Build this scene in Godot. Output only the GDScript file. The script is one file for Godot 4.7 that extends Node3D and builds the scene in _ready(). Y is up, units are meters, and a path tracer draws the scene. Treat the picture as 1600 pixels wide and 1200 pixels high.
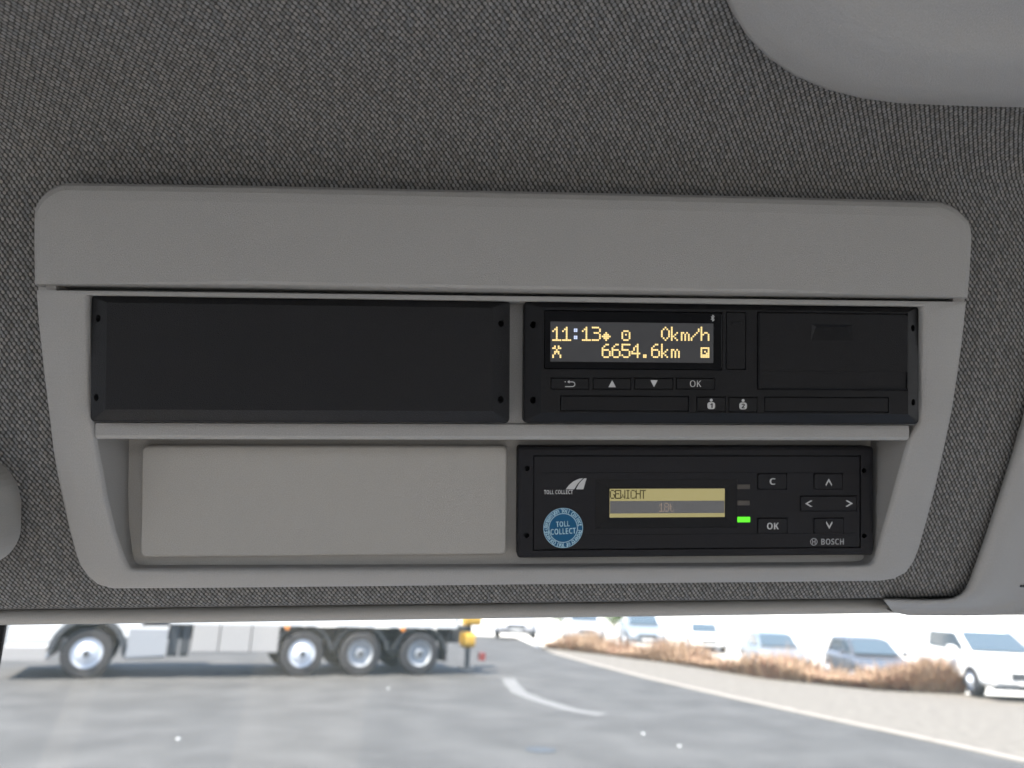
extends Node3D
# Truck cab roof console seen from the driver's seat, yard outside. Panel space: X right, Y up, Z towards the camera, metres.

const F := 1150.0            # focal length in photo pixels (photo 1600 x 1200)
const EYE := 1.95            # camera height over the yard
const EXPO := 1.0
var cam_t: Transform3D
var pan_t: Transform3D       # console frame
var yard_t: Transform3D      # yard: falls gently to the right
var rng := RandomNumberGenerator.new()
var M := {}
var used := {}

# ---------------------------------------------------------------- pixels to places
func pt(px: float, py: float, z: float) -> Vector3:
	var inv := pan_t.affine_inverse() * cam_t
	var o: Vector3 = inv.origin
	var d: Vector3 = inv.basis * Vector3((px - 800.0) / F, (600.0 - py) / F, -1.0)
	return o + d * ((z - o.z) / d.z)

func rc(x0: float, y0: float, x1: float, y1: float, z: float) -> Rect2:   # pixel box to a true rectangle on the console
	var xm := (x0 + x1) / 2.0
	var ym := (y0 + y1) / 2.0
	var l := pt(x0, ym, z).x
	var r := pt(x1, ym, z).x
	var t := pt(xm, y0, z).y
	var b := pt(xm, y1, z).y
	return Rect2(l, b, r - l, t - b)

func yard(px: float, py: float) -> Vector3:
	var d: Vector3 = cam_t.basis * Vector3((px - 800.0) / F, (600.0 - py) / F, -1.0)
	var n: Vector3 = yard_t.basis.y
	var o: Vector3 = cam_t.origin
	return yard_t.affine_inverse() * (o + d * (-(n.dot(o)) / n.dot(d)))

# ---------------------------------------------------------------- mesh helpers
func nst() -> SurfaceTool:
	var st := SurfaceTool.new()
	st.begin(Mesh.PRIMITIVE_TRIANGLES)
	st.set_smooth_group(-1)
	return st

func quad(st: SurfaceTool, a: Vector3, b: Vector3, c: Vector3, d: Vector3) -> void:
	for p in [a, b, c, a, c, d]:
		st.add_vertex(p)

func box(st: SurfaceTool, lo: Vector3, hi: Vector3) -> void:
	var p := func(i: int) -> Vector3: return Vector3(hi.x if i & 1 else lo.x, hi.y if i & 2 else lo.y, hi.z if i & 4 else lo.z)
	for f in [[4, 6, 7, 5], [1, 3, 2, 0], [5, 7, 3, 1], [0, 2, 6, 4], [6, 2, 3, 7], [0, 4, 5, 1]]:
		quad(st, p.call(f[0]), p.call(f[1]), p.call(f[2]), p.call(f[3]))

func rrect(r: Rect2, rad: float, z: float, seg := 5) -> PackedVector3Array:   # counter-clockwise seen from +Z
	var out := PackedVector3Array()
	var rr: float = clampf(rad, 0.00001, minf(r.size.x, r.size.y) * 0.499)
	var cs := [[r.end.x - rr, r.end.y - rr, 0.0], [r.position.x + rr, r.end.y - rr, 90.0], [r.position.x + rr, r.position.y + rr, 180.0], [r.end.x - rr, r.position.y + rr, 270.0]]
	for c in cs:
		for k in seg + 1:
			var a := deg_to_rad(c[2] + 90.0 * k / seg)
			out.append(Vector3(c[0] + cos(a) * rr, c[1] + sin(a) * rr, z))
	return out

func loft(st: SurfaceTool, loops: Array, cap_front := true, cap_back := false, creases := true) -> void:
	for i in loops.size() - 1:
		if creases: st.set_smooth_group(i)
		var a: PackedVector3Array = loops[i]
		var b: PackedVector3Array = loops[i + 1]
		for j in a.size():
			var k := (j + 1) % a.size()
			quad(st, b[j], b[k], a[k], a[j])
	for e in [[cap_front, loops.size() - 1, false], [cap_back, 0, true]]:
		if e[0]:
			st.set_smooth_group(100 + int(e[2]))
			var l: PackedVector3Array = loops[e[1]]
			var c := Vector3.ZERO
			for p in l: c += p / l.size()
			for j in l.size():
				var k := (j + 1) % l.size()
				st.add_vertex(c)
				st.add_vertex(l[j] if e[2] else l[k])
				st.add_vertex(l[k] if e[2] else l[j])
	st.set_smooth_group(-1)

func grow(r: Rect2, g: float) -> Rect2: return r.grow(g)

func plate(st: SurfaceTool, r: Rect2, rad: float, z0: float, z1: float, bev := 0.0003) -> void:   # bevelled slab
	loft(st, [rrect(r, rad, z0), rrect(r, rad, z1 - bev), rrect(r.grow(-bev * 0.35), rad, z1 - bev * 0.35), rrect(r.grow(-bev), rad, z1)])

func wells(st: SurfaceTool, face: Rect2, z: float, holes: Array, depth: float, rounds := []) -> void:   # a face with real rectangular recesses
	var xs := [face.position.x, face.end.x]
	var ys := [face.position.y, face.end.y]
	for h in holes + rounds:
		xs.append_array([h.position.x, h.end.x]); ys.append_array([h.position.y, h.end.y])
	xs.sort(); ys.sort()
	for i in xs.size() - 1:
		for j in ys.size() - 1:
			if xs[i + 1] - xs[i] < 1e-7 or ys[j + 1] - ys[j] < 1e-7: continue
			var c := Vector2((xs[i] + xs[i + 1]) / 2, (ys[j] + ys[j + 1]) / 2)
			var zz := z
			var open := false
			for h in rounds: open = open or h.has_point(c)
			if open: continue
			for h in holes:
				if h.has_point(c): zz = z - depth
			quad(st, Vector3(xs[i], ys[j], zz), Vector3(xs[i], ys[j + 1], zz), Vector3(xs[i + 1], ys[j + 1], zz), Vector3(xs[i + 1], ys[j], zz))
	for h in holes:
		var a := Vector3(h.position.x, h.position.y, z)
		var b := Vector3(h.end.x, h.position.y, z)
		var c := Vector3(h.end.x, h.end.y, z)
		var d := Vector3(h.position.x, h.end.y, z)
		var o := Vector3(0, 0, -depth)
		for e in [[a, b], [b, c], [c, d], [d, a]]:
			quad(st, e[0] + o, e[0], e[1], e[1] + o)

func lathe(st: SurfaceTool, prof: Array, at: Vector3, n := 28) -> void:   # [radius, z] round the Z axis
	for i in prof.size() - 1:
		st.set_smooth_group(i)
		for k in n:
			var a := TAU * k / n
			var b := TAU * (k + 1) / n
			var f := func(q: Array, t: float) -> Vector3: return at + Vector3(cos(t) * q[0], sin(t) * q[0], q[1])
			quad(st, f.call(prof[i + 1], a), f.call(prof[i + 1], b), f.call(prof[i], b), f.call(prof[i], a))
	st.set_smooth_group(-1)

func poly(st: SurfaceTool, pts: PackedVector2Array, z0: float, z1: float) -> void:   # extruded outline
	var p := pts
	if Geometry2D.is_polygon_clockwise(p): p.reverse()
	var t := Geometry2D.triangulate_polygon(p)
	for i in range(0, t.size(), 3):
		var v := [p[t[i]], p[t[i + 1]], p[t[i + 2]]]
		if (v[1] - v[0]).cross(v[2] - v[0]) > 0: v.reverse()
		for q in v: st.add_vertex(Vector3(q.x, q.y, z1))
	for j in p.size():
		var k := (j + 1) % p.size()
		quad(st, Vector3(p[j].x, p[j].y, z1), Vector3(p[k].x, p[k].y, z1), Vector3(p[k].x, p[k].y, z0), Vector3(p[j].x, p[j].y, z0))

func hull(st: SurfaceTool, sts: Array, seg := 4) -> void:   # sections along x: [x, y0, y1, z0, z1, radius]
	var loops := []
	for s in sts:
		var l := rrect(Rect2(s[3], s[1], s[4] - s[3], s[2] - s[1]), s[5], 0.0, seg)
		var o := PackedVector3Array()
		for q in l: o.append(Vector3(s[0], q.y, -q.x))
		loops.append(o)
	loft(st, loops, true, true, false)

func ob(called: String, st: SurfaceTool, m: Material, parent: Node) -> MeshInstance3D:
	st.generate_normals()
	var o := MeshInstance3D.new()
	o.mesh = st.commit()
	o.material_override = null
	o.mesh.surface_set_material(0, m)
	o.name = called
	parent.add_child(o, true)
	return o

func meta(o: Node, label: String, category: String, group := "") -> void:
	o.set_meta("label", label); o.set_meta("category", category)
	if group: o.set_meta("group", group)

func numbered(n: String) -> String:
	used[n] = used.get(n, -1) + 1
	return n if used[n] == 0 else "%s_%03d" % [n, used[n]]

func thing(called: String, label: String, category: String, t: Transform3D, group := "") -> Node3D:
	var o := Node3D.new()
	o.name = numbered(called); o.transform = t
	add_child(o)
	meta(o, label, category, group)
	return o

func setting(called: String, st: SurfaceTool, m: Material, t: Transform3D) -> MeshInstance3D:
	var o := ob(called, st, m, self)
	o.transform = t
	o.set_meta("kind", "structure")
	return o

# ---------------------------------------------------------------- materials
func mat(c: Color, rough := 0.6, metal := 0.0, spec := 0.5) -> StandardMaterial3D:   # linear base colour
	var m := StandardMaterial3D.new()
	m.albedo_color = c.linear_to_srgb(); m.roughness = rough; m.metallic = metal; m.metallic_specular = spec
	return m

func noise_img(freq: float, seed_: int, size := 512, oct := 4) -> Image:
	var n := FastNoiseLite.new()
	n.seed = seed_; n.frequency = freq; n.fractal_octaves = 6 if freq < 0.035 else oct
	return n.get_seamless_image(size, size)

func grained(c: Color, rough: float, scale: float, relief: float, freq := 0.09, spec := 0.5, lo := 0.9) -> StandardMaterial3D:
	var m := mat(c, rough, 0.0, spec)
	var im := noise_img(freq, 7)
	var t := ImageTexture.create_from_image(im)
	m.heightmap_enabled = true; m.heightmap_texture = t; m.heightmap_scale = relief
	var al := im.duplicate() as Image
	al.convert(Image.FORMAT_RGB8)
	var d := al.get_data()
	for i in d.size(): d[i] = int(255.0 * lerpf(lo, 1.0, d[i] / 255.0))
	m.albedo_texture = ImageTexture.create_from_image(Image.create_from_data(512, 512, false, Image.FORMAT_RGB8, d))
	m.uv1_triplanar = true; m.uv1_scale = Vector3.ONE * scale
	return m

func weave() -> StandardMaterial3D:   # bird's-eye woven headliner: staggered slanted tufts
	var W := 512
	var cols := 16
	var rows := 20
	var hgt := PackedByteArray(); hgt.resize(W * W)
	var alb := PackedByteArray(); alb.resize(W * W * 3)
	var r := RandomNumberGenerator.new(); r.seed = 5
	var tone := []
	for i in cols * rows: tone.append([r.randf_range(0.88, 1.08), r.randf_range(-0.015, 0.015), r.randf_range(-0.12, 0.12), r.randf_range(-0.12, 0.12)])
	var fine := noise_img(0.16, 21)
	for y in W:
		for x in W:
			var best := 0.0
			var tn := 1.0
			var warm := 0.0
			var v := float(y) / W * rows
			for dr in [-1, 0, 1]:
				var row: int = int(floor(v)) + dr
				var off := 0.5 if posmod(row, 2) else 0.0
				var u := float(x) / W * cols - off
				for dc in [0, 1]:
					var col: int = int(floor(u)) + dc
					var tt = tone[posmod(row, rows) * cols + posmod(col, cols)]
					var du: float = u - (col + tt[2] * 0.6)
					var dv: float = v - (row + 0.5 + tt[3] * 0.6)
					var a := du + 0.25 * dv
					var b := dv * 0.72 - 0.25 * du
					var q: float = 1.0 - (a * a / 0.145 + b * b / 0.24)
					if q > best:
						best = q; tn = tt[0]; warm = tt[1]
			var f := fine.get_pixel(x, y).r
			var hh := clampf(sqrt(best) * (0.8 + 0.4 * f), 0.0, 1.0)
			hgt[y * W + x] = int(255.0 * hh)
			var k := lerpf(0.26, 0.50 * tn, smoothstep(0.05, 0.75, hh)) * (0.82 + 0.36 * f)
			var i3 := (y * W + x) * 3
			alb[i3] = int(255.0 * clampf(k * (1.01 + warm), 0, 1)); alb[i3 + 1] = int(255.0 * clampf(k, 0, 1)); alb[i3 + 2] = int(255.0 * clampf(k * (0.985 - warm), 0, 1))
	var m := StandardMaterial3D.new()
	m.albedo_texture = ImageTexture.create_from_image(Image.create_from_data(W, W, false, Image.FORMAT_RGB8, alb))
	m.heightmap_enabled = true; m.heightmap_texture = ImageTexture.create_from_image(Image.create_from_data(W, W, false, Image.FORMAT_L8, hgt)); m.heightmap_scale = 0.04
	m.roughness = 1.0; m.metallic_specular = 0.15
	return m

func glow(c: Color, e: float, base := Color(0.02, 0.02, 0.02)) -> StandardMaterial3D:
	var m := mat(base, 0.4)
	m.emission_enabled = true; m.emission = c.linear_to_srgb(); m.emission_energy_multiplier = e
	return m

func glass(c: Color, a: float) -> StandardMaterial3D:
	var m := StandardMaterial3D.new()
	m.albedo_color = Color(c.r, c.g, c.b, a); m.roughness = 0.02
	m.metallic_specular = 0.2
	m.transparency = BaseMaterial3D.TRANSPARENCY_ALPHA
	return m

func make_materials() -> void:
	M.grey = grained(Color(0.35, 0.341, 0.330), 0.5, 22.0, 0.015, 0.14, 0.5, 0.84)
	M.grey2 = grained(Color(0.385, 0.367, 0.340), 0.62, 22.0, 0.012, 0.14, 0.5, 0.86)
	M.fabric = weave()
	M.black = grained(Color(0.017, 0.017, 0.019), 0.44, 24.0, 0.03, 0.14, 0.32, 0.7)
	M.black_smooth = grained(Color(0.011, 0.011, 0.0125), 0.42, 26.0, 0.010, 0.14, 0.28, 0.8)
	M.black_unit = grained(Color(0.016, 0.016, 0.019), 0.5, 26.0, 0.010, 0.14, 0.28, 0.8)
	M.gloss = mat(Color(0.004, 0.004, 0.005), 0.12, 0.0, 0.22)
	M.print = mat(Color(0.5, 0.5, 0.5), 0.6)
	M.print_dim = mat(Color(0.30, 0.30, 0.31), 0.6)
	M.blue = mat(Color(0.005, 0.085, 0.19), 0.4, 0.0, 0.3)
	M.blue_print = mat(Color(0.34, 0.52, 0.62), 0.4)
	M.lcd = glow(Color(0.9, 0.9, 1.0), 0.0035, Color(0.022, 0.022, 0.024))
	M.dots = glow(Color(1.0, 0.74, 0.30), 0.30)
	M.dots_white = glow(Color(0.62, 0.72, 1.0), 0.27)
	M.led_off = mat(Color(0.06, 0.052, 0.045), 0.3)
	M.led_on = glow(Color(0.10, 0.85, 0.01), 0.31)
	M.rubber = mat(Color(0.02, 0.02, 0.022), 0.85)
	M.dark = mat(Color(0.035, 0.04, 0.045), 0.7)
	M.white = mat(Color(0.60, 0.61, 0.60), 0.4)
	M.silver = mat(Color(0.5, 0.51, 0.52), 0.4, 0.6)
	M.rim = mat(Color(0.55, 0.58, 0.62), 0.45, 0.3)
	M.rim_dull = mat(Color(0.30, 0.32, 0.34), 0.55, 0.2)
	M.yellow = mat(Color(0.42, 0.25, 0.03), 0.5)
	M.orange = mat(Color(0.75, 0.25, 0.03), 0.4)
	M.pane = mat(Color(0.05, 0.07, 0.085), 0.08)
	M.lens = mat(Color(0.75, 0.76, 0.78), 0.1)
	M.red = mat(Color(0.18, 0.03, 0.025), 0.4)
	M.trim_in = mat(Color(0.60, 0.56, 0.51), 0.8)

# ---------------------------------------------------------------- lettering
const GL := {
	"0": ["00100", "01010", "10001", "10001", "10001", "10001", "01010", "00100"], "1": ["00100", "01100", "10100", "00100", "00100", "00100", "00100", "11111"],
	"3": ["11110", "00001", "00001", "01110", "00001", "00001", "00001", "11110"], "4": ["00010", "00110", "01010", "01010", "10010", "11111", "00010", "00010"],
	"5": ["11111", "10000", "10000", "11110", "00001", "00001", "10001", "01110"], "6": ["00110", "01000", "10000", "11110", "10001", "10001", "10001", "01110"],
	"8": ["01110", "10001", "10001", "01110", "10001", "10001", "10001", "01110"], ".": ["00000", "00000", "00000", "00000", "00000", "00000", "01100", "01100"],
	":": ["00000", "01100", "01100", "00000", "00000", "01100", "01100", "00000"], "k": ["10000", "10000", "10000", "10010", "10100", "11000", "10100", "10010"],
	"m": ["00000", "00000", "00000", "11010", "10101", "10101", "10101", "10101"], "h": ["10000", "10000", "10000", "10110", "11001", "10001", "10001", "10001"],
	"/": ["00000", "00001", "00001", "00010", "00100", "01000", "10000", "10000"], "t": ["00000", "01000", "01000", "11100", "01000", "01000", "01001", "00110"],
	"G": ["01110", "10001", "10000", "10000", "10011", "10001", "10001", "01110"], "E": ["11111", "10000", "10000", "11110", "10000", "10000", "10000", "11111"],
	"W": ["10001", "10001", "10001", "10001", "10101", "10101", "11011", "10001"], "I": ["01110", "00100", "00100", "00100", "00100", "00100", "00100", "01110"],
	"C": ["01110", "10001", "10000", "10000", "10000", "10000", "10001", "01110"], "H": ["10001", "10001", "10001", "11111", "10001", "10001", "10001", "10001"],
	"T": ["11111", "00100", "00100", "00100", "00100", "00100", "00100", "00100"],
	"dot": ["00000", "00000", "00000", "00100", "01110", "11111", "01110", "00100"], "ring": ["00000", "00000", "01110", "10001", "10101", "10001", "10001", "01110"],
	"tools": ["00000", "01010", "11011", "00100", "01110", "01010", "10001", "10001"], "card": ["00000", "00000", "11111", "10001", "10101", "10011", "11111", "11111"],
}

func dots(st: SurfaceTool, g: String, x: float, y: float, p: Vector2, z: float, fill := 0.9) -> void:   # x, y: top left on the console
	for r in 8:
		for c in 5:
			if GL[g][r][c] == "1":
				var a := Vector2(x + c * p.x, y - r * p.y)
				var w := p * fill
				quad(st, Vector3(a.x, a.y - w.y, z), Vector3(a.x, a.y, z), Vector3(a.x + w.x, a.y, z), Vector3(a.x + w.x, a.y - w.y, z))

func letters(st: SurfaceTool, s: String, r: Rect2, z: float, bold := 600, keep := false, turn := 0.0) -> void:
	var f := SystemFont.new()
	f.font_names = PackedStringArray(["Droid Sans"]); f.font_weight = bold
	var t := TextMesh.new()
	t.font = f; t.text = s; t.font_size = 48; t.pixel_size = 0.01; t.depth = 0.02; t.curve_step = 2.0
	var a := t.get_aabb()
	var sx := r.size.x / a.size.x
	var sy := r.size.y / a.size.y
	if keep: sx = sy
	var b := Basis(Vector3(0, 0, 1), turn) * Basis.from_scale(Vector3(sx, sy, 0.004))
	var c := a.get_center()
	var at := Vector3(r.get_center().x, r.get_center().y, z)
	st.append_from(t, 0, Transform3D(b, at - b * c))

# ---------------------------------------------------------------- console pieces
func zf(py: float) -> float:   # depth of the fascia's front, which leans back downwards
	var k := [[430.0, 0.003], [455.0, 0.003], [540.0, 0.001], [640.0, -0.005], [700.0, -0.011], [780.0, -0.021], [870.0, -0.033], [925.0, -0.040]]
	for i in k.size() - 1:
		if py <= k[i + 1][0]: return lerpf(k[i][1], k[i + 1][1], clampf((py - k[i][0]) / (k[i + 1][0] - k[i][0]), 0, 1))
	return -0.040

func console() -> void:
	var t := thing("overhead_console", "grey moulded plastic roof console holding two black units and two blanks", "console", pan_t)
	# lid
	var o := PackedVector2Array()
	for p in [[1513, 466], [1516.5, 420], [1519, 375]]: o.append(Vector2(p[0], p[1]))
	for k in 9:
		var a := deg_to_rad(0 + 90.0 * k / 8)
		o.append(Vector2(1452 + cos(a) * 67, 372 - sin(a) * 60))
	for p in [[1100, 303], [700, 294.5], [400, 288]]: o.append(Vector2(p[0], p[1]))
	for k in 9:
		var a := deg_to_rad(90 + 90.0 * k / 8)
		o.append(Vector2(112 + cos(a) * 60, 343 - sin(a) * 59))
	for p in [[52, 400], [53, 445], [400, 449.5], [790, 456.5], [1200, 462]]: o.append(Vector2(p[0], p[1]))
	var zs := [[0.0, -0.014], [0.0, 0.0015], [0.0008, 0.0045], [0.0024, 0.0068], [0.0048, 0.0078], [0.009, 0.0082]]
	var cen := pt(785, 390, 0)
	var loops := []
	for q in zs:
		var l := PackedVector3Array()
		for p in o:
			var v := pt(p.x, p.y, 0.004)
			# the lower edge is crisp, the others roll over
			var ins: float = q[0] * (0.25 if p.y > 440 and p.x > 54 and p.x < 1512 else 1.0)
			var n := Vector3(signf(cen.x - v.x), 0, 0) if (p.x < 54 or p.x > 1512) else Vector3(clampf((cen.x - v.x) * 3.0, -0.7, 0.7) if p.y < 372 and (p.x < 112 or p.x > 1452) else 0.0, -1.0 if p.y < 380 else 1.0, 0).normalized()
			v += n * ins
			v.z = q[1]
			l.append(v)
		loops.append(l)
	var st := nst()
	loft(st, loops, false, false, false)
	st.set_smooth_group(0)
	var top: PackedVector3Array = loops[-1]
	var flat := PackedVector2Array()
	for v in top: flat.append(Vector2(v.x, v.y))
	var tri := Geometry2D.triangulate_polygon(flat)
	for i in range(0, tri.size(), 3):
		var v := [top[tri[i]], top[tri[i + 1]], top[tri[i + 2]]]
		if (v[1] - v[0]).cross(v[2] - v[0]).z > 0: v.reverse()
		for q in v: st.add_vertex(q)
	ob("lid", st, M.grey, t)
	# fascia ring: pairs of outer and inner outline pixels
	var pr := [[54, 453, 137, 461], [54.5, 462, 137, 466], [57, 500, 137.5, 500], [61, 537, 138, 540], [66, 585, 139.5, 590], [72, 632, 142, 638], [76, 665, 145.5, 668], [80, 700, 151, 700], [87, 742, 158, 735], [96, 784, 166, 780], [106, 828, 178, 830],
		[117, 868, 191, 868], [124, 886, 196, 880], [135, 901, 201, 886], [150, 914, 207, 888.5], [174, 921, 216, 889], [300, 920.5, 320, 888.5], [550, 918, 550, 888], [800, 915, 800, 887], [1050, 912.5, 1050, 885.5], [1250, 910.5, 1240, 884.5], [1375, 909, 1345, 883.5],
		[1400, 905, 1357, 882.5], [1418, 895, 1364, 879], [1430, 878, 1369, 872], [1438, 858, 1374, 856], [1451, 812, 1387, 810], [1463, 767, 1399, 767], [1477, 704, 1416, 706], [1483, 676, 1422, 686], [1490, 640, 1437, 660], [1499, 585, 1438, 590], [1506, 535, 1439, 535], [1512, 478, 1440, 488], [1513, 471, 1440, 479]]
	var oo := PackedVector3Array()
	var ii := PackedVector3Array()
	for i in pr.size():
		var q = pr[i]
		oo.append(pt(q[0], q[1], zf(q[1]))); ii.append(pt(q[2], q[3], zf(q[3])))
	var ring := []
	for s in [[0.0, -0.022, 0], [0.0, -0.0022, 0], [0.0005, -0.0008, 0], [0.0017, 0.0, 0], [0.0035, 0.0, 1], [0.0016, 0.0, 1], [0.0006, -0.0005, 1], [0.0, -0.002, 1], [0.0, -1.0, 1]]:
		var l := PackedVector3Array()
		for i in oo.size():
			var d: Vector3 = (ii[i] - oo[i]); d.z = 0; d = d.normalized()
			var v: Vector3 = (oo[i] + d * s[0]) if s[2] == 0 else (ii[i] - d * s[0])
			v.z = (oo[i].z if s[2] == 0 else ii[i].z) + s[1]
			if s[1] == -1.0: v.z = -0.0475
			l.append(v)
		ring.append(l)
	st = nst()
	for r in ring: r.reverse()   # outline runs clockwise in pixels seen from the front
	for r in ring: r.reverse()
	st.set_smooth_group(0)
	for i in ring.size() - 1:
		if i == 7: st.set_smooth_group(1)
		for j in oo.size():
			var k := (j + 1) % oo.size()
			quad(st, ring[i + 1][j], ring[i + 1][k], ring[i][k], ring[i][j])
	ob("fascia", st, M.grey, t)
	# backs of the two bays
	st = nst()
	var r := rc(110, 500, 1470, 662, -0.010)
	box(st, Vector3(r.position.x, r.position.y, -0.014), Vector3(r.end.x, r.end.y, -0.010))
	var rt := rc(60, 436, 1506, 500, -0.010)
	box(st, Vector3(rt.position.x, r.end.y, -0.0142), Vector3(rt.end.x, rt.end.y, -0.0098))
	ob("upper_bay_back", st, M.grey, t)
	st = nst()
	r = rc(170, 670, 1400, 891, -0.0435)
	box(st, Vector3(r.position.x, r.position.y, -0.0475), Vector3(r.end.x, r.end.y, -0.0435))
	ob("lower_bay_back", st, M.grey2, t)
	# ledge between the bays
	st = nst()
	r = rc(147.5, 663, 1421.5, 687.5, -0.009)
	loft(st, [rrect(r, 0.0006, -0.0434), rrect(r, 0.0006, -0.0112), rrect(Rect2(r.position + Vector2(0.0002, 0.0007), r.size - Vector2(0.0004, 0.0007)), 0.0006, -0.0097), rrect(Rect2(r.position + Vector2(0.0005, 0.0018), r.size - Vector2(0.0010, 0.0018)), 0.0006, -0.0088)])
	ob("ledge", st, M.grey, t)
	# clips in the gap under the lid
	for p in [[81, 449.5], [1494, 468.5]]:
		st = nst()
		var c := pt(p[0], p[1], 0.001)
		box(st, c - Vector3(0.0022, 0.0014, 0.010), c + Vector3(0.0022, 0.0014, 0.0008))
		ob("clip", st, M.grey, t)

func ring_cell(st: SurfaceTool, fr: Transform3D, r: Rect2, c: Vector2, rad: float) -> void:   # rectangle in frame fr with a round opening
	var an := []
	for k in 24: an.append(TAU * k / 24.0)
	for q in [r.position, r.end, Vector2(r.position.x, r.end.y), Vector2(r.end.x, r.position.y)]: an.append(fposmod((q - c).angle(), TAU))
	an.sort()
	var rim := []
	var edge := []
	for a in an:
		var d := Vector2(cos(a), sin(a))
		var t := 1e9
		if absf(d.x) > 1e-9: t = minf(t, ((r.end.x if d.x > 0 else r.position.x) - c.x) / d.x)
		if absf(d.y) > 1e-9: t = minf(t, ((r.end.y if d.y > 0 else r.position.y) - c.y) / d.y)
		rim.append(c + d * rad); edge.append(c + d * t)
	for k in an.size():
		var n := (k + 1) % an.size()
		var f := func(v: Vector2) -> Vector3: return fr * Vector3(v.x, v.y, 0)
		quad(st, f.call(rim[k]), f.call(rim[n]), f.call(edge[n]), f.call(edge[k]))

func bore(t: Node3D, fr: Transform3D, c: Vector2, rad: float, m: Material) -> void:   # the walls and floor of a screw hole, same plastic as the face round it
	var st := nst()
	lathe(st, [[0.00001, -0.0045], [rad, -0.0045], [rad, 0.0]], Vector3.ZERO, 24)
	var o := ob("screw_hole", st, m, t)
	o.transform = fr * Transform3D(Basis.IDENTITY, Vector3(c.x, c.y, 0))

func mesa(st: SurfaceTool, a: Rect2, b: Rect2, zb: float, z0: float, z1: float, cap: bool, t: Node3D, m: Material, holes: Array, rad: float) -> void:
	# raised front on a wider base; the sloping side flanges carry real screw holes. holes: [side, y, x]
	var g := a.grow(-0.0009)
	loft(st, [rrect(a, 0.0022, zb), rrect(a, 0.0022, z0 - 0.0008), rrect(a.grow(-0.0003), 0.0021, z0 - 0.0002), rrect(g, 0.0018, z0)], false)
	var lo := rrect(g, 0.0018, z0)
	var hi := rrect(b, 0.00002, z1)
	var n := lo.size()
	for j in n:
		var k := (j + 1) % n
		if j == 11 or j == n - 1: continue   # the straight left and right flanks, built below
		quad(st, hi[j], hi[k], lo[k], lo[j])
	for side in [-1, 1]:
		# frame on the flank: x runs from the outer edge to the raised face, y up
		var xo: float = g.position.x if side < 0 else g.end.x
		var xi: float = b.position.x if side < 0 else b.end.x
		var L := Vector2(xi - xo, z1 - z0).length()
		var U := Vector3((xi - xo) / L, 0, (z1 - z0) / L)
		var nrm := U.cross(Vector3.UP) if side < 0 else Vector3.UP.cross(U)
		var fr := Transform3D(Basis(U, Vector3.UP, nrm), Vector3(xo, 0, z0))
		if side > 0: fr.basis = Basis(U, Vector3.UP, nrm)
		var y0 := maxf(g.position.y + 0.0018, b.position.y)
		var y1 := minf(g.end.y - 0.0018, b.end.y)
		var ends := [[g.position.y + 0.0018, b.position.y, y0], [g.end.y - 0.0018, b.end.y, y1]]
		for e in ends:
			for q in [[Vector3(0, e[0], 0), Vector3(L, e[1], 0), Vector3(L, e[2], 0)], [Vector3(0, e[0], 0), Vector3(L, e[2], 0), Vector3(0, e[2], 0)]]:
				if (q[1] - q[0]).cross(q[2] - q[0]).length() > 1e-10:
					for v in q: st.add_vertex(fr * v)
		var cuts := [y0]
		var h := rad * 1.5
		for q in holes:
			if q[0] == side:
				var c := Vector2(clampf(absf(q[2] - xo) / absf(xi - xo) * L, rad + 0.0003, L - rad - 0.0003), q[1])
				ring_cell(st, fr, Rect2(0, c.y - h, L, 2 * h), c, rad)
				bore(t, fr, c, rad, m)
				cuts.append_array([c.y - h, c.y + h])
		cuts.append(y1)
		cuts.sort()
		for i in range(0, cuts.size(), 2):
			quad(st, fr * Vector3(0, cuts[i], 0), fr * Vector3(0, cuts[i + 1], 0), fr * Vector3(L, cuts[i + 1], 0), fr * Vector3(L, cuts[i], 0))
	if cap:
		quad(st, Vector3(b.position.x, b.position.y, z1), Vector3(b.position.x, b.end.y, z1), Vector3(b.end.x, b.end.y, z1), Vector3(b.end.x, b.position.y, z1))

func holes_at(list: Array, z: float) -> Array:
	var out := []
	for q in list:
		var p := pt(q[0], q[1], z)
		out.append([q[2], p.y, p.x])
	return out

func blank_panel() -> void:
	var t := thing("slot_cover", "wide plain black blanking panel left of the lit display unit", "cover panel", pan_t)
	var a := Rect2(-0.18594, -0.01791, 0.18485, 0.05634)
	var b := rc(166, 477, 770, 641, 0.0045)
	var st := nst()
	mesa(st, a, b, -0.009, 0.0, 0.0045, true, t, M.black, holes_at([[152.5, 497, -1], [149, 621, -1], [783, 505.5, 1], [782.5, 624, 1]], 0.0022), 0.0016)
	ob("panel", st, M.black, t)

func button(t: Node, r: Rect2, z0: float, z1: float, m: Material, rad := 0.0004, called := "button") -> MeshInstance3D:
	var st := nst()
	plate(st, r, rad, z0, z1, 0.00035)
	return ob(called, st, m, t)

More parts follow.
